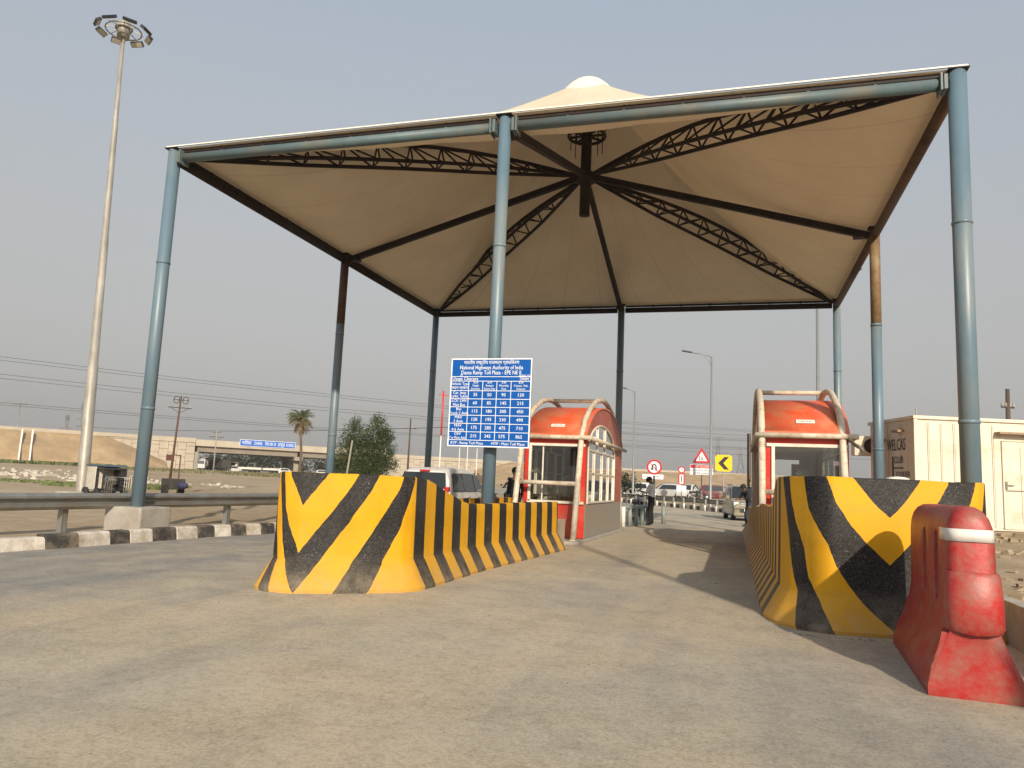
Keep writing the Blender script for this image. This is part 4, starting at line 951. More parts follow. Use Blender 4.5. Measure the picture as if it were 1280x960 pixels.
# ------------------------------------------------------------------ vehicles
def car_paint(name,c): return mat(name,c,.32,.05,2,dirt=(.32,.27,.2),damt=.22,dscale=1.5,spec=.5,coat=.5)
m_cg=mat('car_glass',(.018,.022,.024),.08,.1,2,spec=.8)
m_tail=mat('tail_lamp_red',(.45,.02,.02),.3,.05,5); m_headl=mat('head_lamp',(.65,.66,.64),.15,.05,5,spec=.8); m_rim=mat('rim_silver',(.4,.4,.4),.35,.1,8,metal=.7)
m_plate=mat('number_plate',(.75,.74,.68),.5,.03,5)
def vehicle(name,label,cat,loc,rz,paint,st,W_,wheels,wr_=.29,group=None,detail=True,cab_glass=None):
    """st: stations from rear (-x) to front (+x): (x, z_bottom, z_belt, z_roof, half_low, half_belt, half_roof)"""
    th=thing(name,label,cat,loc,rz,group); t=MB().use(paint,True); rows=[]
    for (x,zb,zl,zr,wl,wb,wt) in st:
        zm=(zb+zl)/2
        half=[(0,zb),(wl*.86,zb),(wl,zb+.10),(wl*1.01,zm),(wb,zl),((wb+wt)/2+.01,(zl+zr)/2),(wt,zr-.05),(wt*.82,zr-.005),(0,zr+.015)]
        rows.append([(x,-y,z) for y,z in half[:0:-1]]+[(x,y,z) for y,z in half][0:])
    ring=[]
    V=[[t.bm.verts.new(p) for p in r] for r in rows]; n_=len(V[0])
    for A,B in zip(V,V[1:]):
        for k in range(n_-1): t.face([A[k],A[k+1],B[k+1],B[k]])
        t.face([A[-1],A[0],B[0],B[-1]])
    t.face(V[0]); t.face(V[-1][::-1])
    bd=t.build('body',th); e=bd.modifiers.new('edge','BEVEL'); e.width=.02; e.segments=2; e.limit_method='ANGLE'; e.angle_limit=R(30)
    if detail:
        for (x,y) in wheels:
            for s in (-1,1):
                if detail:
                    t=MB().use(m_black); t.lathe([(wr_+.05,-.005),(wr_+.05,.012)],20,(x,s*y+(0 if s>0 else -.007),wr_+.01),'Y'); t.build('wheel_arch',th)
                t=MB().use(m_black); yy=s*y; t.lathe([(wr_*.6,-.09),(wr_*.96,-.09),(wr_,-.05),(wr_,.05),(wr_*.96,.09),(wr_*.6,.09)],20,(x,yy-s*.07,wr_),'Y'); wh=t.build('wheel',th)
                t=MB().use(m_rim); t.lathe([(wr_*.62,-.0),(wr_*.58,s*.025),(wr_*.2,s*.01),(.03,s*.03)],14,(x,yy+s*.015,wr_),'Y'); t.build('rim',wh)
    return th
def pane(th,pts,off,name='window',m=None,thick=.006):
    """window glass panel through the given 3D corner points, lifted off the body along its normal"""
    P=[Vector(p) for p in pts]; nr=(P[1]-P[0]).cross(P[2]-P[0]).normalized(); c=sum(P,Vector())/len(P)
    if nr.dot(c-Vector((0,0,.8)))<0: nr=-nr
    t=MB().use(m or m_cg); A=[t.bm.verts.new(p+nr*off) for p in P]; B=[t.bm.verts.new(p-nr*.02) for p in P]
    t.face(A); t.face(B[::-1])
    for k in range(len(A)): t.face([A[k],A[(k+1)%len(A)],B[(k+1)%len(A)],B[k]])
    return t.build(name,th)
m_wcar=car_paint('white_car_paint',(.62,.62,.60)); m_tan=car_paint('beige_car_paint',(.24,.215,.155)); m_dred=car_paint('maroon_car_paint',(.12,.02,.03)); m_silv=car_paint('silver_car_paint',(.42,.43,.43))
# white multi-purpose car seen from behind in the left lane
hatch=[(-1.99,.42,.70,.98,.70,.76,.70),(-1.96,.27,.97,1.06,.76,.80,.68),(-1.78,.22,.97,1.53,.79,.82,.61),(-1.55,.20,.97,1.61,.80,.83,.62),(-.9,.18,.97,1.64,.82,.84,.64),(.0,.18,.96,1.62,.82,.84,.64),(.45,.18,.95,1.56,.82,.84,.62),(1.12,.18,.93,1.02,.82,.82,.60),(1.75,.24,.82,.90,.79,.74,.52),(2.0,.32,.62,.70,.66,.62,.45)]
wc=vehicle('parked_car','white family car seen from behind, stopped in the left lane behind the chevron barrier','car',(3.55,8.2,0),R(90),m_wcar,hatch,.84,((-1.28,.80),(1.22,.80)))
pane(wc,[(-1.95,-.69,1.06),(-1.95,.69,1.06),(-1.81,.60,1.48),(-1.81,-.60,1.48)],.035,'rear_window')
pane(wc,[(.56,-.58,1.50),(.56,.58,1.50),(1.12,.72,1.04),(1.12,-.72,1.04)],.05,'windscreen')
for s in (-1,1):
    pane(wc,[(-1.72,s*.835,1.0),(-.98,s*.845,1.0),(-.98,s*.705,1.50),(-1.52,s*.69,1.48)],.015,'window')
    pane(wc,[(-.90,s*.845,1.0),(-.05,s*.845,1.0),(-.05,s*.705,1.50),(-.90,s*.705,1.50)],.015,'window')
    pane(wc,[(.03,s*.845,1.0),(.86,s*.84,1.0),(.42,s*.70,1.46),(.03,s*.705,1.49)],.015,'window')
    t=MB().use(m_tail); t.box(-2.0,-1.86,s*.72-.06,s*.72+.06,.72,1.12); t.build('tail_lamp',wc,bevel=.02)
    t=MB().use(m_wcar); t.box(.62,.72,s*.92-.08,s*.92+.08,.98,1.12); t.build('wing_mirror',wc,bevel=.02)
    for xx in (-.55,.35): t=MB().use(m_silv); t.box(xx-.09,xx+.09,s*.862-.01,s*.862+.01,.84,.87); t.build('door_handle',wc)
t=MB().use(m_tail); t.box(-1.85,-1.72,-.14,.14,1.515,1.56); t.build('brake_lamp',wc)
t=MB().use(m_blk); t.box(-2.03,-1.9,-.72,.72,.26,.40); t.build('bumper',wc,bevel=.02)
t=MB().use(m_plate); t.box(-2.02,-1.99,-.25,.25,.62,.73); t.build('number_plate',wc)
# beige tall hatchback facing the camera
van_st=[(-1.75,.3,.95,1.55,.70,.70,.58),(-1.6,.2,.97,1.64,.73,.74,.62),(0,.18,.97,1.68,.74,.745,.64),(.55,.18,.96,1.62,.74,.745,.62),(1.05,.18,.96,1.06,.74,.74,.62),(1.6,.22,.86,.95,.73,.71,.55),(1.78,.30,.70,.80,.66,.62,.48)]
vn=vehicle('approaching_van','beige tall van-like car facing the camera beside the right island','car',(12.0,26.4,0),R(-90+9),m_tan,van_st,.74,((-1.15,.71),(1.15,.71)),.27)
pane(vn,[(.60,-.58,1.57),(.60,.58,1.57),(1.06,.66,1.06),(1.06,-.66,1.06)],.045,'windscreen')
for s in (-1,1):
    pane(vn,[(-1.5,s*.745,1.0),(-.75,s*.75,1.0),(-.75,s*.69,1.50),(-1.45,s*.68,1.46)],.012,'window')
    pane(vn,[(-.67,s*.75,1.0),(.02,s*.75,1.0),(.02,s*.69,1.53),(-.67,s*.69,1.52)],.012,'window')
    pane(vn,[(.1,s*.75,1.0),(.86,s*.745,1.0),(.50,s*.68,1.50),(.1,s*.69,1.53)],.012,'window')
    t=MB().use(m_headl); t.box(1.58,1.74,s*.57-.13,s*.57+.13,.70,.86); t.build('headlight',vn,bevel=.02)
    t=MB().use(m_tan); t.box(.75,.85,s*.84-.08,s*.84+.08,1.0,1.15); t.build('wing_mirror',vn,bevel=.02)
t=MB().use(m_silv); t.box(1.70,1.82,-.42,.42,.78,.83); t.box(1.72,1.825,-.42,.42,.68,.71); t.build('grille_bar',vn)
t=MB().use(m_blk); t.box(1.72,1.81,-.42,.42,.38,.55); t.build('air_intake',vn)
t=MB().use(m_blk); t.box(1.66,1.775,-.44,.44,.66,.86); t.build('grille',vn)
t=MB().use(m_tan); t.box(1.66,1.86,-.70,.70,.24,.38); t.box(1.66,1.85,-.70,.70,.56,.66); t.build('bumper',vn,bevel=.02)
t=MB().use(m_plate); t.box(1.86,1.875,-.25,.25,.44,.55); t.build('number_plate',vn)
for s in (-1,1): t=MB().use(m_blk); t.bar((-1.3,s*.55,1.68),(.3,s*.55,1.72),.03); t.build('roof_rail',vn)
# cars beyond the far rail
def far_car(label,x,y,z,rz,paint):
    th=vehicle('passing_car',label,'car',(x,y,z),rz,paint,hatch,.84,((-1.28,.80),(1.22,.80)),group='cars passing beyond the far crash rail')
    pane(th,[(.50,-.58,1.53),(.50,.58,1.53),(1.12,.72,1.04),(1.12,-.72,1.04)],.05,'windscreen'); pane(th,[(-1.95,-.66,1.06),(-1.95,.66,1.06),(-1.81,.59,1.48),(-1.81,-.59,1.48)],.035,'rear_window')
    for s in (-1,1): pane(th,[(-1.6,s*.84,1.0),(.75,s*.845,1.0),(.35,s*.705,1.49),(-1.4,s*.70,1.48)],.015,'window')
for a in (('white hatchback at the far left end of the curving rail, by the small dark bush',.9,74,rise(.9,74)+.25,R(165),m_wcar),
          ('silver car beyond the far rail, just right of the no U-turn sign',4.2,75,rise(4,75)+.25,R(175),m_silv),
          ('white car facing the road beyond the far rail, under the small round red sign',6.5,75.5,rise(6,75)+.25,R(-105),m_wcar),
          ('maroon car beyond the far rail, just left of the beige van',9.9,73,rise(9,73)+.3,R(5),m_dred)): far_car(*a)
# lorries and cars under the flyover
m_tarp=mat('lorry_dark',(.05,.045,.04),.7,.2,1); m_cab=mat('lorry_cab_white',(.62,.60,.55),.5,.1,1); m_tank=mat('tanker_pale',(.50,.50,.48),.4,.1,1)
def lorry(label,x,y,rz,cab,kind):
    z=rise(x,y)-.05; th=thing('lorry',label,'lorry',(x,y,z),rz,'lorries under the flyover')
    t=MB().use(cab); t.prism([(2.0,.7),(4.1,.7),(4.1,1.7),(3.8,2.75),(2.0,2.85)],-1.15,1.15,'Y'); t.build('cab',th,bevel=.08)
    pane(th,[(4.09,-1,1.75),(4.09,1,1.75),(3.84,.95,2.6),(3.84,-.95,2.6)],.03,'windscreen')
    for s in (-1,1): pane(th,[(2.5,s*1.15,1.75),(3.8,s*1.15,1.75),(3.6,s*1.15,2.5),(2.5,s*1.15,2.5)],.01,'window')
    t=MB().use(m_tarp); t.box(-4,4,-.5,.5,.6,.85); t.build('chassis',th)
    if kind=='tank': t=MB().use(m_tank); t.lathe([(.6,-4.1),(1.2,-3.9),(1.25,1.6),(.6,1.8)],18,(0,0,1.95),'X'); t.build('tank',th)
    elif kind=='box': t=MB().use(m_tarp); t.box(-4.2,1.8,-1.2,1.2,.95,3.2); t.build('load_body',th,bevel=.08)
    else: t=MB().use(m_cab); t.box(-4.2,1.8,-1.15,1.15,.95,1.5); t.build('load_bed',th,bevel=.03)
    for xx in (-3.1,-2.0,3.2):
        for s in (-1,1): t=MB().use(m_black); t.lathe([(.25,-.14),(.5,-.14),(.5,.14),(.25,.14)],16,(xx,s*.95,.5),'Y'); t.build('wheel',th)
bx=lambda s,off:(lambda v:(v.x-118.75,v.y+147.2))(Mx@Vector((s,off,0)))
for i,(lb,s,off,rz,cab,k) in enumerate((('pale tanker lorry next to the left abutment of the flyover',2.6,4,R(-60),m_tank,'tank'),('dark covered lorry second from the left abutment under the flyover',7.2,7,R(150),m_tarp,'box'),
    ('white flatbed truck under the left part of the blue sign',13.6,6,R(205),m_cab,'bed'),('white flatbed truck under the right part of the blue sign',18.6,8,R(205),m_cab,'bed'))):
    x,y=bx(s,off); lorry(lb,x,y,rz,cab,k)
for i,(lb,s,off,rz,p) in enumerate((('white car between the dark lorry and the first flatbed under the flyover',10.4,5,R(60),m_wcar),('white car at the foot of the flyover pier',23.5,3,R(40),m_wcar),('small white car right of the pier under the second span',34,4,R(20),m_wcar))):
    x,y=bx(s,off); th=vehicle('parked_car',lb,'car',(x,y,rise(x,y)),rz,p,hatch,.84,((-1.28,.80),(1.22,.80)),group='cars under the flyover')
    pane(th,[(.50,-.58,1.53),(.50,.58,1.53),(1.12,.72,1.04),(1.12,-.72,1.04)],.05,'windscreen')
    for s_ in (-1,1): pane(th,[(-1.6,s_*.84,1.0),(.75,s_*.845,1.0),(.35,s_*.705,1.49),(-1.4,s_*.70,1.48)],.015,'window')

# ------------------------------------------------------------------ lamps, poles, signs
m_lp=mat('lamp_post_grey',(.23,.24,.24),.45,.1,2,metal=.3); m_wood=mat('weathered_wood',(.09,.065,.045),.85,.25,2,stretch=(1,1,.1)); m_cpole=mat('concrete_pole',(.27,.24,.20),.9,.12,2)
def street_lamp(label,x,y,hgt,armx,army,z0=0):
    th=thing('street_lamp',label,'street lamp',(x,y,z0),0,'street lamps of the plaza'); t=MB().use(m_lp); t.lathe([(.16,-.1),(.16,.3),(.11,.4),(.06,hgt)],12); t.build('post',th)
    t=MB().use(m_lp); a=Vector((0,0,hgt-.05)); b=Vector((armx,army,hgt+.25)); t.tube([a,a.lerp(b,.3)+Vector((0,0,.08)),b],.035,8); t.tube([(0,0,hgt-.7),a.lerp(b,.35)+Vector((0,0,.02))],.02,6); t.build('arm',th)
    d=(b-a).normalized(); t=MB().use(m_blk); c=b+d*.3; ang=math.atan2(army,armx); t.box(-.36,.36,-.13,.13,-.05,.05,Matrix.Translation(c)@Matrix.Rotation(ang,4,'Z')@Matrix.Rotation(-.12,4,'Y')); t.build('lamp_head',th,bevel=.03)
street_lamp('grey street lamp standing beyond the far rail near the triangular sign, arm pointing left',9.91,44.7,11.3,-1.5,-.45)
street_lamp('more distant grey street lamp right behind the left booth',1.87,63.4,11.0,-.9,-.3)
street_lamp('street lamp rising behind the right booth, its head hidden by the canopy',15.55,27.0,12.4,1.5,.4)
def epole(label,x,y,z0,hgt,m,cross=1.1,r=.10,lean=(0,0),rings=False,brace=False):
    th=thing('electric_pole',label,'electric pole',(x,y,z0)); th.rotation_euler=(lean[0],lean[1],R(20))
    t=MB().use(m); t.lathe([(r*1.25,-.3),(r*.75,hgt)],10); t.build('pole',th)
    t=MB().use(m_blk); t.bar((-cross,0,hgt*.86),(cross,0,hgt*.86),.07); 
    if rings or brace: t.bar((-cross*.6,0,hgt*.95),(cross*.6,0,hgt*.95),.06); t.bar((-cross*.8,0,hgt*.86),(0,0,hgt*.8),.04); t.bar((cross*.8,0,hgt*.86),(0,0,hgt*.8),.04)
    t.build('crossarm',th)
    for s in (-1,-.35,.35,1): t=MB().use(m_conc); t.lathe([(.05,0),(.07,.06),(.05,.12),(.06,.2)],8,(s*cross*.92,0,hgt*.86+.03)); t.build('insulator',th)
    if rings:
        for s in (-1,1): t=MB().use(m_blk); t.tube([(s*.42+.26*math.cos(a*math.pi/8),.1,hgt*.95+.34*math.sin(a*math.pi/8)) for a in range(16)],.035,6,closed=True); t.build('cable_coil',th)
    return th
epole('dark rusty electric pole with cable coils in the field left of the flyover',-38.7,46.0,-.1,8.2,mat('rust_pole',(.10,.05,.03),.8,.2,2),rings=True,lean=(0,R(2)))
epole('pale concrete electric pole in front of the flyover left span',-61.4,81.2,.1,7.0,m_cpole,brace=True)
epole('thin dark electric pole with a single crossarm right of the bushy tree',-21.4,60.7,0,7.6,m_wood,cross=.75,r=.10)
epole('short dark electric pole rising behind the cream cabin roof',25.4,32.8,.3,7.1,m_wood,cross=.35,r=.13,lean=(0,R(1)))
t=MB().use(m_cpole); t.lathe([(.06,-.3),(.045,3.2)],8); o=t.build('leaning_post',None,(-8.25,23.4,0)); o.rotation_euler=(0,R(6),0); tag(o,'pale leaning wooden post in front of the bushy tree','post')
rp=thing('marker_mast','thin mast painted red on top and white below, left of the fee board','mast',(-10.9,43.4,0)); t=MB().use(m_white); t.lathe([(.05,-.1),(.045,4.8)],8); t.build('lower_pole',rp)
t=MB().use(m_red); t.lathe([(.075,4.8),(.075,8.4)],8); t.bar((-.4,0,8.1),(.5,.05,8.0),.06); t.build('upper_pole',rp)
for i,(x,y) in enumerate(((-19.9,72),(-19.0,72.3),(-17.9,72.6),(-17.0,73.0),(-8.2,64),(-5.6,65.4))):
    t=MB().use(m_white); t.lathe([(.055,-.1),(.04,5.2+.3*(i%2))],8); tag(t.build('white_pole',None,(x,y,0)),['leftmost thin white pole directly below the fee board','second thin white pole from the left, below the fee board','third thin white pole from the left, below the fee board','fourth thin white pole from the left, beside the middle blue pole','slim white pole between the middle blue pole and the left booth','rightmost slim white pole, half hidden by the left booth'][i],'pole','thin white poles before the sand slope')
# traffic signs
def disc(mb,r,y0,y1,c,n_=32): mb.lathe([(r,y0),(r,y1)],n_,c,'Y',smooth=False)
m_sred=mat('sign_red',(.50,.02,.025),.4,.05,3); m_signgrey=mat('sign_post_grey',(.28,.27,.26),.6,.1,2)
def tri(mb,r,c,y0,y1): mb.prism([(c[0]+r*math.cos(R(90+120*k)),c[2]+r*math.sin(R(90+120*k))) for k in range(3)],y0,y1,'Y')
u=thing('no_u_turn_sign','round red-rimmed no U-turn sign on a black post with a white plate under it','sign',(5.24,50.5,0))
t=MB().use(m_blk); t.lathe([(.09,0),(.09,2.4)],10); t.build('post',u)
t=MB().use(m_sred); disc(t,.62,-.06,-.03,(0,0,3.1)); t.use(m_sw); disc(t,.47,-.075,-.06,(0,0,3.1)); t.build('disc',u)
t=MB().use(m_blk); t.tube([(.16,-.09,2.82),(.16,-.09,3.15),(.12,-.09,3.27),(0,-.09,3.32),(-.12,-.09,3.27),(-.16,-.09,3.15),(-.16,-.09,3.0)],.05,8); t.prism([(-.29,3.0),(-.03,3.0),(-.16,2.82)],-.12,-.08,'Y'); t.use(m_sred); t.bar((-.33,-.10,3.43),(.33,-.10,2.77),.09,.03); t.build('symbol',u)
t=MB().use(m_sw); t.box(-.95,.75,-.05,-.02,2.12,2.5); t.build('plate',u)
t=MB(); text_mesh('NO U TURN',.22,m_blk,facing(-.1,-.056,2.31),mb=t); t.build('lettering',u,recalc=False)
ts=thing('merge_sign','triangular red-bordered road sign with a white text plate below, beside the near street lamp','sign',(9.15,47.5,0))
t=MB().use(m_signgrey); t.lathe([(.05,0),(.05,3.9)],8); t.build('post',ts)
t=MB().use(m_sred); tri(t,.80,(0,0,3.85),-.06,-.03); t.use(m_sw); tri(t,.50,(0,0,3.85),-.075,-.06); t.build('triangle',ts)
t=MB().use(m_blk); t.box(-.17,-.11,-.09,-.076,3.63,4.0); t.bar((.02,-.085,3.63),(.02,-.085,3.98),.06,.015); t.bar((.2,-.085,3.63),(.04,-.083,3.85),.05,.014); t.build('symbol',ts)
t=MB().use(m_sw); t.box(-.86,.86,-.06,-.03,2.55,3.32); t.use(m_sred); t.box(-.84,.84,-.063,-.061,3.05,3.30); t.build('plate',ts)
t=MB(); text_mesh('GO SLOW',.24,m_sw,facing(0,-.07,3.17),mb=t); text_mesh('ACCIDENT PRONE',.2,m_blk,facing(0,-.068,2.88),mb=t); text_mesh('ZONE AHEAD',.2,m_blk,facing(0,-.068,2.67),mb=t); t.build('lettering',ts,recalc=False)
cs=thing('chevron_sign','yellow square curve sign with a black arrow pointing left, above the beige van','sign',(10.82,44.8,0))
t=MB().use(m_signgrey); t.lathe([(.05,0),(.05,3.3)],8); t.build('post',cs)
t=MB().use(m_yel); t.prism([(-.6,2.95),(-.45,2.8),(.45,2.8),(.6,2.95),(.6,3.85),(.45,4.0),(-.45,4.0),(-.6,3.85)],-.06,-.03,'Y'); t.build('panel',cs)
t=MB().use(m_blk); t.prism([(-.38,3.4),(.05,3.86),(.38,3.86),(-.02,3.4),(.38,2.94),(.05,2.94)],-.075,-.061,'Y'); t.build('symbol',cs)
rs=thing('speed_sign','small narrow red and white sign assembly beyond the far rail, between two taller signs','sign',(6.18,69.6,0))
t=MB().use(m_signgrey); t.lathe([(.06,0),(.06,3.8)],8); t.build('post',rs)
t=MB().use(m_sred); disc(t,.36,-.08,-.03,(0,0,3.45)); t.use(m_sw); disc(t,.24,-.095,-.08,(0,0,3.45)); t.build('disc',rs)
t=MB().use(m_sred); t.box(-.32,.32,-.06,-.03,1.9,3.05); t.use(m_sw); t.box(-.2,.2,-.07,-.06,2.0,2.95); t.build('plate',rs)
t=MB().use(m_blk); text_mesh('40',.28,m_blk,facing(0,-.1,3.45),mb=t); t.box(-.05,.05,-.085,-.072,2.2,2.8); t.build('lettering',rs,recalc=False)
t=MB().use(m_sw); t.box(-.5,.5,-.05,-.02,1.2,1.8); t.build('lower_plate',rs)

# far pylons
m_py=mat('pylon_steel',(.20,.20,.20),.6,.1,1,metal=.4)
def pylon(label,x,y,hgt,base=5,arms=3):
    th=thing('pylon',label,'pylon',(x,y,0)); t=MB().use(m_py); b=base/2
    def cor(z):
        k=max(.16,1-z/hgt*1.15) ; return [(sx*b*k,sy*b*k,z) for sx,sy in ((-1,-1),(1,-1),(1,1),(-1,1))]
    lv=[hgt*i/7 for i in range(8)]
    for z0_,z1_ in zip(lv,lv[1:]):
        A=cor(z0_);B=cor(z1_)
        for k in range(4): t.bar(A[k],B[k],.22); t.bar(A[k],B[(k+1)%4],.12); t.bar(A[(k+1)%4],B[k],.12)
    t.build('tower',th)
    for k in range(arms):
        t=MB().use(m_py); z=hgt*(.72+.1*k); w=4.6-.9*k; t.bar((-w,0,z),(w,0,z),.22); t.bar((-w,0,z),(0,0,z+1.6),.12); t.bar((w,0,z),(0,0,z+1.6),.12); t.build('crossarm',th)
pylon('dark lattice pylon above the left sand slope',-328,303,27,7,1); pylon('taller faint lattice pylon just right of the dark one above the left sand slope',-348,332,37,9)
pylon('lattice pylon over the far slope beyond the triangular sign',4.0,350,27,7); pylon('smaller lattice pylon right of the chevron sign in the distance',14,356,23,7,2)
t=MB().use(m_lp); t.lathe([(.25,0),(.15,24)],8); t.box(-3.2,3.2,-.4,.4,23.7,24.1); tag(t.build('distant_light_mast',None,(-261,218,0)),'distant T-shaped light mast at the far left above the sand slope','light mast')
for i,(x,y,hh) in enumerate(((-98,178,17.5),(-96,181,17.2),(-102.5,173,13))): 
    t=MB().use(m_lp); t.lathe([(.12,0),(.07,hh)],8); t.bar((0,0,hh),(-1.8,.3,hh+.3),.12); tag(t.build('highway_lamp',None,(x,y,0)),['slim highway lamp behind the blue sign on the flyover, the taller one by the palm','slim highway lamp just right of its twin behind the palm','short highway lamp post behind the right half of the blue flyover sign'][i],'street lamp')
# overhead wires
m_wire=mat('wire',(.06,.06,.06),.6,.1,1)
def wire(label,a,b,sag,r=.05):
    a=Vector(a);b=Vector(b); t=MB().use(m_wire); t.tube([a.lerp(b,k/24)-Vector((0,0,sag*4*(k/24)*(1-k/24))) for k in range(25)],r,5); tag(t.build('power_line'),label,'wire','overhead power lines across the field')
for k,(za,zb) in enumerate(((28.0,20.5),(27.1,19.8),(23.6,16.6),(22.5,16.0),(16.2,12.6),(15.6,12.1))):
    wire(['upper','lower','upper','lower','upper','lower'][k]+' wire of the '+['highest','highest','middle','middle','lowest','lowest'][k]+' power line pair above the flyover',(-190,100,za),(20,330,zb+8),2.6,.055)
for k,zz in enumerate((26.5,24,21,18)):
    wire(['topmost','second','third','lowest'][k]+' of four faint far wires over the slope behind the booths',(-40,330,zz+2),(120,345,zz+1.5),2.0,.06)
wire('thin black wire crossing in front of the flyover wall',(-118,110,8.9),(-15,62,7.0),.7,.035)
street_lamp('street lamp beside the near end of the right island, behind the viewer',16.7,-13.6,11.2,-1.5,0)

# ------------------------------------------------------------------ cream portable cabin
m_cab_=mat('cabin_cream',(.66,.60,.49),.5,.05,1.2,dirt=(.48,.40,.28),damt=.22,dscale=1.4)
m_line=mat('cabin_seam',(.25,.21,.15),.8,.1,4)
kb=thing('portable_cabin','cream ribbed site cabin with a door, standing on the raised sand right of the canopy','cabin',(15.62,6.62,.62),math.atan2(.75,2.42))
CL,CW,CH=6.1,2.1,2.62   # local x along the long face, y away from the camera
t=MB().use(m_cab_); t.box(0,CL,0,CW,.08,CH-.06)
x=0
while x<CL-.1:   # pressed ribs on the long face
    if not (1.98<x+.02<2.93): t.box(x+.03,x+.28,-.012,-.001,.14,CH-.14)
    x+=.30
y=0
while y<CW-.2: t.box(-.012,-.001,y+.03,y+.26,.14,CH-.14); y+=.30
t.build('shell',kb)
t=MB().use(m_line); x=.29
while x<CL-.1:
    if not 1.9<x<3.0: t.box(x-.006,x+.006,-.013,-.0005,.14,CH-.14)
    x+=.30
t.build('panel_joints',kb)
t=MB().use(m_cab_); t.box(-.05,CL+.05,-.05,CW+.05,CH-.06,CH+.02); t.box(-.03,.06,-.03,.06,.0,CH-.06); t.build('roof_trim',kb,bevel=.01)
t=MB().use(m_blk); t.box(0,CL,.02,CW,-.02,.08); t.build('skid',kb)
t=MB().use(m_cab_); t.box(2.0,2.90,-.028,-.002,.12,2.12); dr=t.build('door',kb,bevel=.006)
t=MB().use(m_line); 
for xx in (2.0,2.90): t.box(xx-.008,xx+.008,-.03,-.003,.12,2.13)
t.box(2.0,2.9,-.03,-.003,2.115,2.13); t.box(2.42,2.432,-.0305,-.003,.25,2.0); t.build('door_gap',dr)
t=MB().use(m_galv); t.box(2.05,2.09,-.06,-.028,1.02,1.2); t.bar((2.06,-.065,1.12),(2.24,-.065,1.12),.02); t.bar((2.06,-.06,1.0),(2.5,-.05,1.0),.012); t.build('handle',dr)
t=MB().use(mat('canopy_brown',(.28,.20,.13),.6,.2,4)); t.box(1.85,3.1,-.22,-.0,2.28,2.33); t.build('door_hood',kb)
t=MB().use(m_pipe); t.lathe([(.07,0),(.09,.05),(.09,.14),(.04,.18)],12,(1.22,-.08,2.2)); t.build('wall_lamp',kb)
# end wall: brown door, window hood, lettering
t=MB().use(mat('brown_door',(.10,.035,.02),.5,.2,3)); t.box(-.03,-.002,1.42,1.68,.12,2.05); t.build('door',kb)
t=MB().use(mat('canopy_brown',(.28,.20,.13))); t.box(-.12,0,1.3,1.8,2.12,2.16); t.build('door_hood',kb)
t=MB().use(mat('canopy_brown',(.28,.20,.13))); t.box(-.18,0,.42,.72,2.28,2.33); t.build('lamp_hood',kb)
t=MB()
Me=Matrix.Rotation(R(-90),4,'Z')@Matrix.Rotation(R(90),4,'X')
def we(s,y,z,size,w): text_mesh(s,size,m_blk,Matrix.Translation((-.022,y,z))@Me,mb=t,width=w)
we('WELCAS',.80,1.98,.40,.84); we('CLUB',.70,1.62,.24,.40); we('FOODER',.52,1.28,.18,.60); t.use(m_blk).box(-.024,-.014,.94,1.0,.5,1.72); t.box(-.024,-.014,.5,.98,1.42,1.45)
t.build('lettering',kb,recalc=False)
t=MB().use(m_galv); t.bar((.1,.1,CH),(.1,.1,CH+.22),.02); t.build('roof_spike',kb)
t=MB().use(m_conc); t.box(-.4,CL+.4,-.9,CW+.3,-.3,-.03,Matrix.Translation((15.62,6.62,.62))@Matrix.Rotation(math.atan2(.75,2.42),4,'Z')); tag(t.build('cabin_slab',bevel=.02),'pale concrete slab under the cream cabin','slab',kind='structure')
# air conditioner on the far corner
t=MB().use(m_cab_); t.box(-.35,.35,-.15,.15,0,.5); t.use(m_blk); t.lathe([(.19,-.16),(.19,-.151)],16,(.1,0,.25),'Y'); o=t.build('outdoor_unit',None,(14.92,8.75,2.4)); tag(o,'white outdoor cooling unit on the far corner of the cream cabin','cooling unit')

# white sack lying on the right chevron barrier
t=MB().use(mat('white_sack',(.66,.63,.56),.9,.1,6,bump=.3),True)
t.grid([[((.15+.02*math.sin(a*2))*math.cos(a*math.pi/8)*math.cos(b_*math.pi/8)**.7,(.10+.02*math.cos(a*3))*math.sin(a*math.pi/8)*math.cos(b_*math.pi/8)**.7,.11*math.sin(b_*math.pi/8)) for a in range(16)] for b_ in range(0,4)]+[[(0,0,.112)]*16],True)
bmesh.ops.remove_doubles(t.bm,verts=t.bm.verts,dist=.001)
sk_=t.build('sack',None,(13.27,-4.0,1.485)); sk_.scale=(.85,.85,.5); tag(sk_,'crumpled white sack lying on top of the tall right chevron barrier','sack')

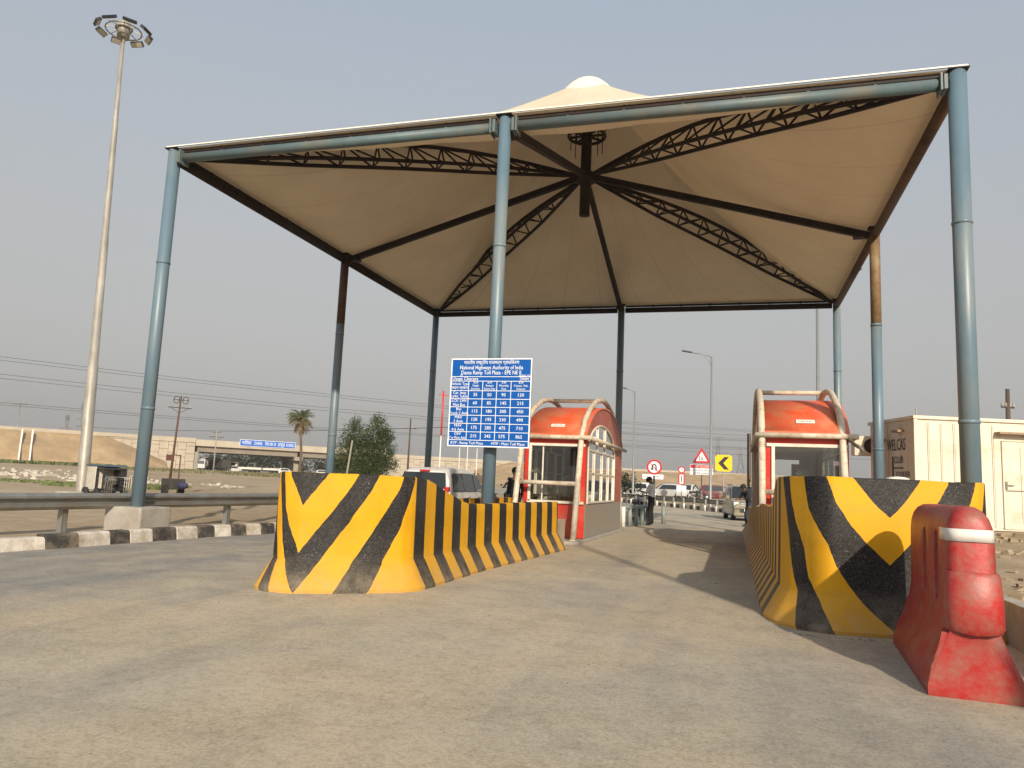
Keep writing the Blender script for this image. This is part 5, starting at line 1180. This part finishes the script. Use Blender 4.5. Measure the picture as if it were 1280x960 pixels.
# ------------------------------------------------------------------ people (one skinned body each)
m_skin=mat('skin',(.16,.085,.05),.6,.06,9); m_hair=mat('hair',(.012,.010,.009),.7,.2,20)
def cloth(n_,c): return mat('cloth_'+n_,c,.9,.12,7,bump=.15)
def person(label,loc,rz,joints,top,bottom,height=1.7,hair=True,scarf=None):
    """joints: dict overriding the standing pose (metres, facing +Y before rotation)"""
    J={'pel':(0,0,.92),'chest':(0,0,1.22),'neck':(0,.0,1.42),'nk2':(0,.01,1.49),'head':(0,.02,1.58),'crown':(0,.01,1.68),
       'shL':(-.17,0,1.38),'elL':(-.23,-.02,1.12),'haL':(-.22,.08,.88),'fiL':(-.22,.11,.80),'shR':(.17,0,1.38),'elR':(.23,-.02,1.12),'haR':(.22,.08,.88),'fiR':(.22,.11,.80),
       'hiL':(-.09,0,.88),'knL':(-.10,.03,.49),'anL':(-.11,-.02,.09),'toL':(-.12,.15,.035),'hiR':(.09,0,.88),'knR':(.10,.03,.49),'anR':(.11,-.02,.09),'toR':(.12,.15,.035)}
    Rr={'pel':.145,'chest':.155,'neck':.07,'nk2':.052,'head':.092,'crown':.07,'shL':.07,'elL':.047,'haL':.034,'fiL':.03,'hiL':.095,'knL':.065,'anL':.045,'toL':.038}
    J.update(joints); k=height/1.7
    names=list(J); idx={n_:i for i,n_ in enumerate(names)}
    E_=[('pel','chest'),('chest','neck'),('neck','nk2'),('nk2','head'),('head','crown'),('neck','shL'),('shL','elL'),('elL','haL'),('haL','fiL'),('neck','shR'),('shR','elR'),('elR','haR'),('haR','fiR'),
        ('pel','hiL'),('hiL','knL'),('knL','anL'),('anL','toL'),('pel','hiR'),('hiR','knR'),('knR','anR'),('anR','toR')]
    me=bpy.data.meshes.new('body'); me.from_pydata([tuple(Vector(J[n_])*k) for n_ in names],[(idx[a],idx[b]) for a,b in E_],[])
    o=bpy.data.objects.new('person',me); COL.objects.link(o); sk=o.modifiers.new('s','SKIN'); sk.use_smooth_shade=True
    sv=me.skin_vertices[0].data
    for n_,i in idx.items():
        r_=Rr.get(n_,Rr.get(n_[:-1]+'L' if n_[-1]=='R' else n_,.06))*k; sv[i].radius=(r_,r_*(.72 if n_ in('pel','chest') else 1)); sv[i].use_root=(n_=='pel')
    ss=o.modifiers.new('u','SUBSURF'); ss.levels=ss.render_levels=2
    bpy.context.view_layer.update(); nm=bpy.data.meshes.new_from_object(o.evaluated_get(bpy.context.evaluated_depsgraph_get())); o.modifiers.clear(); o.data=nm
    mats=[top,bottom,m_skin,m_blk]; nm.materials.clear()
    for m in mats: nm.materials.append(m)
    def near(c,names_): return min((c-Vector(J[n_])*k).length for n_ in names_)
    groups_={0:['chest','shL','shR','elL','elR'],1:['pel','hiL','hiR','knL','knR','anL','anR'],2:['nk2','head','crown','haL','haR','fiL','fiR'],3:['toL','toR']}
    for p in nm.polygons:
        p.use_smooth=True; c=p.center; 
        ds={g_:near(c,n_) for g_,n_ in groups_.items()}; ds[0]=min(ds[0],near(c,['neck'])+.03); ds[0]=min(ds[0],min((c-(Vector(J['chest'])*.5+Vector(J['pel'])*.5)*k).length,9))
        p.material_index=min(ds,key=ds.get)
    o.location=loc; o.rotation_euler=(0,0,rz); tag(o,label,'person')
    hd=Vector(J['head'])*k; cr_=(Vector(J['crown'])-Vector(J['head'])).normalized()
    if hair or scarf:
        t=MB().use(scarf or m_hair,True); q=cr_.to_track_quat('Z','Y').to_matrix().to_4x4(); Mh=Matrix.Translation(hd+cr_*.035*k)@q
        rws=[]
        for i in range(8):
            ph=math.pi*.5*i/7*(1.25); 
            rws.append([tuple(Mh@Vector((.108*k*math.sin(ph)*math.cos(a*math.pi/8),(.118*k*math.sin(ph)*math.sin(a*math.pi/8))-.014,.118*k*math.cos(ph)-(0 if math.sin(a*math.pi/8)<.3 else -.02*math.sin(ph))))) for a in range(16)])
        t.grid(rws,True); bmesh.ops.remove_doubles(t.bm,verts=t.bm.verts,dist=.0008); t.build('headscarf' if scarf else 'hair',o)
    # small facial features
    fw=Vector((0,1,0)); 
    t=MB().use(m_skin,True); c=hd+Vector((0,.098,.005))*k; t.lathe([(.012,-.02),(.016,-.005),(.008,.022)],8,(c.x,c.y,c.z)); t.build('nose',o)
    return o
c_white=cloth('white',(.55,.56,.58)); c_dark=cloth('dark',(.02,.02,.024)); c_navy=cloth('navy',(.03,.04,.07)); c_brown=cloth('brown',(.10,.06,.05)); c_grey=cloth('grey',(.14,.14,.15)); c_black=cloth('black',(.012,.012,.014))
person('man in a white shirt and dark trousers looking down beside the parked motorcycle',(8.75,15.0,0),R(75),
  {'head':(0,.07,1.55),'crown':(0,.10,1.64),'elL':(-.22,.10,1.14),'haL':(-.12,.32,1.16),'fiL':(-.08,.39,1.18),'elR':(.22,.08,1.14),'haR':(.12,.30,1.14),'fiR':(.08,.37,1.15)},c_white,c_black,1.74)
person('man in dark clothes leaning beside the beige van, behind the right island wall',(12.1,18.4,0),R(120),
  {'pel':(0,-.10,.86),'chest':(0,.02,1.16),'neck':(0,.10,1.36),'nk2':(0,.13,1.42),'head':(0,.17,1.50),'crown':(0,.18,1.59),'shL':(-.17,.08,1.33),'shR':(.17,.08,1.33),'elL':(-.24,.18,1.10),'haL':(-.16,.38,1.05),'fiL':(-.14,.45,1.04),'elR':(.24,.18,1.10),'haR':(.16,.38,1.05),'fiR':(.14,.45,1.04),'hiL':(-.09,-.1,.83),'hiR':(.09,-.1,.83),'knL':(-.1,.12,.47),'knR':(.1,.02,.46)},c_black,c_navy,1.70)
person('cashier sitting inside the left booth, dark head just above the desk',(7.55,6.25,.0),R(180),
  {'pel':(0,0,.50),'chest':(0,.02,.80),'neck':(0,.03,1.0),'nk2':(0,.05,1.07),'head':(0,.06,1.16),'crown':(0,.05,1.26),'shL':(-.17,.03,.96),'shR':(.17,.03,.96),'elL':(-.22,.1,.72),'haL':(-.15,.36,.74),'fiL':(-.12,.43,.74),'elR':(.22,.1,.72),'haR':(.15,.36,.74),'fiR':(.12,.43,.74),'hiL':(-.09,.02,.47),'hiR':(.09,.02,.47),'knL':(-.12,.42,.50),'knR':(.12,.42,.50),'anL':(-.12,.42,.09),'anR':(.12,.42,.09),'toL':(-.12,.58,.035),'toR':(.12,.58,.035)},c_grey,c_navy,1.85).location.z=.27
person('person wrapped in black standing on the far side of the left booth',(6.22,6.05,.0),R(160),{},c_black,c_black,1.68,scarf=c_black)
# office chair under the cashier and a stool are inside the booth
t=MB().use(m_blk); t.box(-.22,.22,-.22,.22,.42,.48); t.box(-.2,.2,-.24,-.2,.5,.95); t.lathe([(.03,.1),(.03,.42)],8); t.lathe([(.24,.07),(.22,.11)],10); tag(t.build('office_chair',None,(7.55,6.30,.17)),'black office chair under the cashier in the left booth','chair')
t.bm if False else None
# pedestal fan in the right booth window
pf=thing('table_fan','round caged pedestal fan standing in the front window of the right booth','fan',(12.88,3.15,1.06))
t=MB().use(m_blk); t.lathe([(.12,0),(.10,.03),(.02,.05),(.018,.44)],12); t.build('stand',pf)
t=MB().use(m_blk)
for rr in (.17,.12,.07): t.tube([(rr*math.cos(a*math.pi/12),-.06,.58+rr*math.sin(a*math.pi/12)) for a in range(24)],.006,5,closed=True)
for a in range(16): t.bar((0,-.07,.58),(.17*math.cos(a*math.pi/8),-.055,.58+.17*math.sin(a*math.pi/8)),.006)
t.build('cage',pf)
t=MB().use(mat('fan_blade',(.08,.10,.12),.4,.1,5))
for a in range(3): t.box(.02,.14,-.045,-.035,-.045,.045,Matrix.Translation((0,0,.58))@Matrix.Rotation(a*2.094,4,'Y'))
t.build('blade',pf); t=MB().use(m_blk); t.lathe([(.05,-.04),(.06,.0),(.05,.08)],12,(0,0,.58),'Y'); t.build('motor',pf)

# ------------------------------------------------------------------ motorcycles
m_moto=mat('moto_black',(.015,.015,.018),.3,.1,4,coat=.4)
def motorcycle(label,loc,rz,tank=None,group=None):
    th=thing('motorcycle',label,'motorcycle',loc,rz,group); R_=.30
    for x in (-.62,.64):
        t=MB().use(m_black); t.tube([(x+R_*math.cos(a*math.pi/14),0,R_+.04+R_*math.sin(a*math.pi/14)) for a in range(28)],.045,8,closed=True); w=t.build('wheel',th)
        t=MB().use(m_rim); t.lathe([(.05,-.06),(.05,.06)],10,(x,0,R_+.04),'Y')
        for a in range(5): t.bar((x,0,R_+.04),(x+.27*math.cos(a*1.257),0,R_+.04+.27*math.sin(a*1.257)),.03)
        t.build('rim',w)
    t=MB().use(m_moto); t.tube([(.46,0,.86),(.2,0,.5),(-.2,0,.38),(-.5,0,.6)],.035,8); t.box(-.12,.25,-.12,.12,.28,.58); t.tube([(-.62,.09,.34),(-.3,.09,.42),(0,.09,.4)],.03,6); t.build('frame',th)
    t=MB().use(tank or m_moto,True); t.lathe([(.05,-.28),(.13,-.2),(.155,0),(.13,.18),(.06,.26)],14,(.22,0,.82),'X'); t.build('tank',th)
    t=MB().use(m_blk,True); t.lathe([(.05,-.42),(.11,-.35),(.12,.0),(.10,.25),(.05,.3)],12,(-.32,0,.80),'X'); t.build('seat',th)
    t=MB().use(m_rim); t.tube([(.64,.07,.34),(.46,.07,.95)],.022,8); t.tube([(.64,-.07,.34),(.46,-.07,.95)],.022,8); t.build('fork',th)
    t=MB().use(m_blk); t.tube([(.32,-.36,1.03),(.42,-.2,1.06),(.44,0,1.0),(.42,.2,1.06),(.32,.36,1.03)],.018,8); t.build('handlebar',th)
    t=MB().use(m_headl,True); t.lathe([(.05,-.06),(.09,.0),(.09,.05),(.02,.07)],14,(.56,0,.90),'X'); t.build('headlight',th)
    t=MB().use(m_moto); t.box(.4,.92,-.05,.05,.66,.68); t.build('mudguard',th)
    t=MB().use(m_moto); t.box(-.98,-.5,-.06,.06,.68,.72); t.build('mudguard',th)
    t=MB().use(m_rim); t.tube([(.2,-.12,.3),(-.2,-.14,.24),(-.75,-.15,.36)],.035,8); t.build('exhaust',th)
    t=MB().use(m_tail); t.box(-.94,-.88,-.06,.06,.72,.80); t.build('tail_lamp',th)
    t=MB().use(m_blk); t.lathe([(.05,-.01),(.05,.01)],10,(.3,.38,1.18),'X'); t.lathe([(.05,-.01),(.05,.01)],10,(.3,-.38,1.18),'X'); t.build('mirror',th)
    return th
motorcycle('black motorcycle parked behind the blue-grey post rail beside the man in white',(8.15,16.2,0),R(-70))
motorcycle('motorcycle with its headlight facing the camera in the left lane, left of the booth',(-.3+.3,26.4,0),R(-80))
motorcycle('motorcycle ridden along the far road beyond the curving rail',(7.6,71.5,rise(7.6,71.5)+.3),R(15))
ride={'pel':(0,-.1,.82),'chest':(0,.0,1.1),'neck':(0,.05,1.3),'nk2':(0,.07,1.36),'head':(0,.09,1.45),'crown':(0,.09,1.55),'shL':(-.17,.05,1.26),'shR':(.17,.05,1.26),'elL':(-.27,.2,1.05),'haL':(-.3,.45,1.03),'fiL':(-.3,.5,1.03),'elR':(.27,.2,1.05),'haR':(.3,.45,1.03),'fiR':(.3,.5,1.03),'hiL':(-.1,-.08,.8),'hiR':(.1,-.08,.8),'knL':(-.2,.3,.68),'knR':(.2,.3,.68),'anL':(-.18,.08,.34),'anR':(.18,.08,.34),'toL':(-.18,.22,.3),'toR':(.18,.22,.3)}
person('rider in a white shirt on the motorcycle beyond the curving rail',(7.45,71.46,rise(7.6,71.5)+.3),R(15-90),ride,c_white,c_dark,1.7)
person('rider in dark clothes on the motorcycle in the left lane',(-.03,26.55,0),R(-80-90),ride,c_brown,c_dark,1.7)

# blue-grey pipe posts with rail at the end of the left island
pr_m=mat('post_blue_grey',(.16,.23,.25),.5,.15,4,dirt=(.3,.28,.22),damt=.4)
bf=thing('post_rail','low rail on thick blue-grey posts behind the left booth','barrier',(8.1,12.5,0))
for k,(x,y) in enumerate(((0,0),(.12,.75),(.24,1.5),(.36,2.25),(.48,3.0))):
    t=MB().use(pr_m if k else m_white); t.lathe([(.075,-.02),(.075,.68)],12,(x,y,0)); t.build('post',bf)
t=MB().use(pr_m); t.tube([(0,0,.66),(.48,3.0,.66)],.06,10); t.build('rail',bf)
t=MB().use(pr_m); t.lathe([(.075,-.02),(.075,.68)],12,(.9,4.6,0)); t.build('post',bf)

# ------------------------------------------------------------------ plants
def leaf_mat(n_,a,b_):
    m=bpy.data.materials.new(n_); m.use_nodes=True; n=m.node_tree.nodes; l=m.node_tree.links; bs=n['Principled BSDF']; bs.inputs['Roughness'].default_value=.6
    q=n.new('ShaderNodeTexNoise'); q.inputs['Scale'].default_value=.9; q.inputs['Detail'].default_value=4; tc=n.new('ShaderNodeTexCoord'); l.new(tc.outputs['Object'],q.inputs['Vector'])
    r=n.new('ShaderNodeValToRGB'); r.color_ramp.elements[0].position=.35; r.color_ramp.elements[1].position=.65; r.color_ramp.elements[0].color=(*a,1); r.color_ramp.elements[1].color=(*b_,1); l.new(q.outputs['Fac'],r.inputs[0]); l.new(r.outputs[0],bs.inputs['Base Color'])
    tr=n.new('ShaderNodeBsdfTranslucent'); l.new(r.outputs[0],tr.inputs[0]); ms=n.new('ShaderNodeMixShader'); ms.inputs[0].default_value=.25; l.new(bs.outputs[0],ms.inputs[1]); l.new(tr.outputs[0],ms.inputs[2]); l.new(ms.outputs[0],n['Material Output'].inputs[0]); return m
m_leaf=leaf_mat('leaf_green',(.042,.07,.02),(.10,.135,.042)); m_bark=mat('bark',(.12,.085,.055),.95,.3,4,stretch=(1,1,.2)); m_dleaf=leaf_mat('leaf_dark',(.022,.032,.015),(.05,.065,.028))
TREES=[(-165.6,212.9,.7),(-158,215,.8),(-150.5,217.3,1.15),(-143.2,219.4,1.15),(-128.4,223.8,.8),(-120.3,226.3,.8),(-113.5,228.2,.85)]; m_frond=leaf_mat('palm_frond',(.09,.11,.035),(.17,.16,.06)); m_dry=leaf_mat('palm_dry',(.20,.15,.07),(.28,.21,.11))
def tree(label,loc,blobs,leafn,leafs,m,trunk_h,cat='tree',name='tree',limbs=6,seed=1,group=None):
    rnd=random.Random(seed); th=thing(name,label,cat,loc,0,group); t=MB().use(m_bark); hh=trunk_h
    t.tube([(0,0,-.3),(.05,.03,hh*.5),(0,.05,hh)],[.16*hh/2.5,.12*hh/2.5,.09*hh/2.5],8); t.build('trunk',th)
    t=MB().use(m_bark)
    for k in range(limbs):
        bl=blobs[k%len(blobs)]; e=Vector(bl[0])+Vector((rnd.uniform(-.3,.3),rnd.uniform(-.3,.3),rnd.uniform(.1,.5)))*bl[1]; s_=Vector((0,.03,hh*rnd.uniform(.6,1)))
        t.tube([s_,s_.lerp(e,.5)+Vector((rnd.uniform(-.2,.2),rnd.uniform(-.2,.2),.1)),e],[.07,.045,.015],6)
    t.build('limb',th)
    t=MB().use(m); vt=sum(b_[1]**2 for b_ in blobs)
    for (c,r_) in blobs:
        for i in range(int(leafn*r_*r_/vt)):
            # tufts: a sprig centre then leaves around it
            if i%7==0:
                d=Vector((rnd.gauss(0,1),rnd.gauss(0,1),rnd.gauss(0,1))).normalized(); u=rnd.random()**.45; cc=Vector(c)+Vector((d.x*r_,d.y*r_,d.z*r_*1.05))*u*rnd.uniform(.85,1.18)
            p=cc+Vector((rnd.gauss(0,1),rnd.gauss(0,1),rnd.gauss(0,1)))*leafs*1.5
            a=Vector((rnd.gauss(0,1),rnd.gauss(0,1),rnd.gauss(0,.6))).normalized(); b_=a.cross(Vector((rnd.random(),rnd.random(),rnd.random()+.2))).normalized(); L=leafs*rnd.uniform(.7,1.4)
            t.poly([p-a*L,p-b_*L*.4,p+a*L,p+b_*L*.4])
    t.build('crown',th,recalc=False); return th
tree('bushy twin-crowned green tree in the field behind the left chevron barrier',(-21.4,51,.0),[((-1.3,0,4.9),1.35),((-1.7,0,3.3),1.5),((1.2,0,5.3),1.35),((1.6,0,3.7),1.5),((0,.3,2.6),1.7),((-.2,0,4.2),1.1),((2.3,0,2.6),1.1),((-2.4,.2,2.3),1.1),((1.0,0,6.5),.7),((-1.2,0,6.1),.7),((.4,0,1.5),1.7),((1.9,.2,4.9),.8)],30000,.085,m_leaf,1.6,limbs=12,seed=4)
for i_,(x_,y_,sc_) in enumerate(TREES):
    tree(['dark tree seen under the left end of the flyover','dark tree under the left edge of the blue flyover sign','dense dark tree under the middle of the blue flyover sign','dark tree under the right edge of the blue flyover sign','dark tree seen under the second flyover span, right of the palm','dark tree under the second flyover span, left of the bushy tree','dark tree behind the bushy tree, under the right end of the flyover'][i_],(x_,y_,.8),[((0,0,4.2*sc_),3.4),((5,2,3.8*sc_),3.0),((-5,-2,3.6*sc_),2.9)],1500,.5,m_dleaf,2,seed=20+i_,group='dark trees beyond the flyover')
tree('small dark bush just beyond the left end of the curving rail',(.4,68.5,.3),[((0,0,1.6),1.2),((.9,0,1.0),.9),((-.8,0,1.2),.9)],1800,.12,m_dleaf,.8,'bush','bush',seed=8)
def palm(label,loc,hgt):
    rnd=random.Random(3); th=thing('palm_tree',label,'palm tree',loc); t=MB().use(m_bark,True); pts=[(.25*math.sin(k*.35),0,hgt*k/14-.3*(k==0)) for k in range(15)]; t.tube(pts,[.21-.005*k+(.02 if k%2 else 0) for k in range(15)],9); t.build('trunk',th)
    top=Vector(pts[-1])
    for k in range(84):
        t=MB(); dry=k>44; t.use(m_dry if dry else m_frond); az=rnd.random()*6.283; el=(R(rnd.uniform(-5,80)) if not dry else R(rnd.uniform(-65,5))); L=rnd.uniform(1.7,2.4) if not dry else rnd.uniform(1.6,2.6)
        h_=Vector((math.cos(az),math.sin(az),0)); sd=Vector((-math.sin(az),math.cos(az),0)); p=top.copy(); prev=p; e_=el; N=9
        for i in range(N):
            d=h_*math.cos(e_)+Vector((0,0,math.sin(e_))); q=p+d*L/N; t.bar(p,q,.04*(1-i/N)+.01); 
            for s in (-1,1):
                for j in (0,.5):
                    b_=p.lerp(q,j); tip=b_+(sd*s*.8+d*.7).normalized()*(.60*(1-.5*abs(i/N-.4)))+Vector((0,0,-.2)); t.poly([b_,b_+d*.10,tip])
            p=q; e_-=R(8 if not dry else 5)
        t.build('frond',th,recalc=False)
palm('single date palm with a skirt of dry fronds near the right end of the flyover',(-49.3,84.4,.3),9.0)

# grass strips (uncountable)
def grass(label,quad,n_,hgt,m,seed=1):
    rnd=random.Random(seed); t=MB().use(m)
    a,b_,c,d=[Vector(q) for q in quad]
    for i in range(n_):
        u,v=rnd.random(),rnd.random(); p=a.lerp(b_,u).lerp(d.lerp(c,u),v)
        if mnoise.noise(Vector((p.x*.12,p.y*.12,seed)))<-.12: continue
        z=h_ground(p.x,p.y); h_=hgt*rnd.uniform(.5,1.3); w=hgt*1.1; an=rnd.random()*3.14; dx,dy=math.cos(an)*w,math.sin(an)*w
        t.poly([(p.x-dx,p.y-dy,z-.03),(p.x+dx,p.y+dy,z-.03),(p.x+dx*.6+rnd.uniform(-.1,.1),p.y+dy*.6,z+h_),(p.x-dx*.6,p.y-dy*.6,z+h_)])
    tag(t.build('grass',recalc=False),label,'grass',kind='stuff')
m_gr=leaf_mat('grass_green',(.12,.15,.05),(.18,.20,.08)); m_gr2=leaf_mat('grass_dry',(.16,.155,.07),(.22,.20,.10))
grass('bright green grass strip in the near field at the left edge',[(-34,14),(-20,24),(-24,31),(-40,20)],2600,.16,m_gr,2)
grass('green grass strip at the foot of the left sand slope',[(-150,70),(-108,112),(-116,122),(-160,84)],4500,.55,m_gr,3)
grass('dry olive grass strip in front of the flyover',[(-96,104),(-62,112),(-52,88),(-78,80)],5200,.28,m_gr2,5)

# ------------------------------------------------------------------ odds and ends in the left field
# small white engine cabin on a cart beside the mast
ec=thing('generator_cart','small white box cart with an open dark bay, at the foot of the light mast','cart',(-10.35,9.6,-.05),R(-28))
t=MB().use(mat('dirty_white',(.55,.52,.44),.6,.1,4,dirt=(.35,.28,.2),damt=.35)); t.box(-.75,.25,-.4,.4,.45,1.30); t.build('cabinet',ec,bevel=.03)
t=MB().use(m_blk); t.box(.26,1.05,-.38,.38,.45,.52); t.box(.26,1.05,-.38,.38,1.2,1.26)
for x in (.3,1.02):
    for y in (-.36,.36): t.box(x-.03,x+.03,y-.03,y+.03,.5,1.22)
t.box(.30,1.0,.2,.36,.5,1.2); t.build('open_bay',ec)
t=MB().use(mat('engine_grey',(.12,.11,.10),.5,.2,6)); t.lathe([(.12,-.25),(.2,-.2),(.2,.2),(.12,.25)],12,(.65,0,.78),'X'); t.box(.5,.8,-.15,.15,.5,.7); t.build('engine',ec)
t=MB().use(mat('tarp_blue',(.06,.10,.15),.7,.2,5)); t.box(-.8,.95,-.42,.42,1.305,1.36); t.build('roof_sheet',ec)
for x in (-.5,.75):
    for s in (-1,1): t=MB().use(m_black); t.lathe([(.1,-.06),(.26,-.06),(.26,.06),(.1,.06)],14,(x,s*.45,.28),'Y'); t.build('wheel',ec)
t=MB().use(m_galv)
for k in range(4): t.tube([(1.1+.22*k,-.3,.15),(1.15+.22*k,-.3,.95),(1.2+.22*k,.3,.95),(1.15+.22*k,.3,.15)],.025,6)
t.tube([(1.0,-.3,.95),(2.0,-.3,.85)],.02,6); t.tube([(1.0,.3,.5),(2.0,.3,.5)],.02,6); t.build('pipe_rack',ec)
# hand pump cart further right
hp=thing('vendor_cart','small dark cart with a thin post and red sign, in the left field','cart',(-14.0,17.6,-.05),R(-20))
t=MB().use(m_tarp); t.box(-.7,.25,-.35,.35,.35,.85); t.build('box',hp,bevel=.03); t=MB().use(mat('bundle_blue',(.03,.035,.08),.8,.3,6),True); t.lathe([(.05,-.33),(.14,-.28),(.2,0),(.12,.25),(.04,.33)],12,(.65,0,.55),'X'); t.build('bundle',hp)
t=MB().use(m_wood); t.lathe([(.04,.0),(.03,2.0)],8,(.2,0,0)); t.bar((.2,0,1.95),(-.5,0,2.0),.05); t.build('post',hp)
t=MB().use(mat('red_brown',(.13,.055,.04),.8,.2,5)); t.box(-1.05,-.4,-.03,.03,1.72,2.0); t.build('sign',hp)
for s in (-1,1):
    t=MB().use(m_black); t.lathe([(.2,-.04),(.28,-.04),(.28,.04),(.2,.04)],14,(-.2,s*.4,.26),'Y'); t.build('wheel',hp)
# rubble: broken pale concrete and pipes near the foot of the slope
rnd=random.Random(11); t=MB().use(mat('rubble',(.46,.42,.35),.95,.2,3))
for k in range(170):
    u=rnd.random(); cx_=-24-44*u; cy_=26+8*u+rnd.gauss(0,3.5); x=cx_*1.0; y=cy_*1.25+10*u; z=h_ground(x,y); s=rnd.uniform(.08,.38)*(1.7 if rnd.random()<.08 else 1)
    Mx_=Matrix.Translation((x,y,z+s*.2))@Matrix.Rotation(rnd.random()*6,4,'Z')@Matrix.Rotation(rnd.uniform(-.6,.6),4,'X'); t.box(-s*rnd.uniform(.5,1.4),s*rnd.uniform(.4,1.2),-s*.5,s*.4,-s*.3,s*rnd.uniform(.15,.5),Mx_)
tag(t.build('rubble'),'scattered broken concrete lying across the left field','rubble',kind='stuff')
t=MB().use(mat('rusty_sheet',(.20,.13,.08),.8,.3,3)); t.box(-1.0,1.0,-.04,.04,0,.5,Matrix.Rotation(R(-30),4,'Y')); tag(t.build('tilted_sheet',None,(-22.0,23.4,.1)),'rusty metal sheet leaning in the field left of the light mast','metal sheet')
rt=thing('round_tank','upturned pale basin on a short stand left of the light mast','basin',(-17.8,17.2,0)); t=MB().use(mat('dirty_white',(.55,.52,.44))); t.lathe([(.75,0),(.7,.18),(.4,.36),(.05,.42)],18,(0,0,.75)); t.build('bowl',rt); t=MB().use(m_wood); t.lathe([(.06,0),(.06,.75)],8); t.build('leg',rt)
# stones on the raised sand at the right
rnd=random.Random(21); t=MB().use(mat('sand_stone',(.30,.24,.16),.95,.2,5))
for k in range(260):
    x=rnd.uniform(14.4,19); y=rnd.uniform(-6,7); z=h_ground(x,y); s=rnd.uniform(.015,.07)*(2 if rnd.random()<.06 else 1)
    t.box(-s,s*rnd.uniform(.6,1.2),-s,s,-s*.4,s*rnd.uniform(.4,.8),Matrix.Translation((x,y,z))@Matrix.Rotation(rnd.random()*6,4,'Z')@Matrix.Rotation(rnd.uniform(-.5,.5),4,'X'))
tag(t.build('gravel'),'stones and clods on the raised sand at the right','gravel',kind='stuff')

# ------------------------------------------------------------------ haze
hz=MB(); mh=bpy.data.materials.new('haze'); mh.use_nodes=True; n=mh.node_tree.nodes; n.clear(); o_=n.new('ShaderNodeOutputMaterial'); pv=n.new('ShaderNodeVolumePrincipled'); pv.inputs['Color'].default_value=(.80,.78,.74,1); pv.inputs['Density'].default_value=.00045; pv.inputs['Anisotropy'].default_value=.2
mh.node_tree.links.new(pv.outputs[0],o_.inputs['Volume'])
USE_HAZE=True
if USE_HAZE:
    hz.use(mh).box(-3100,3100,-700,5100,-1.6,48); tag(hz.build('haze'),'thin dusty haze in the air','haze',kind='stuff')
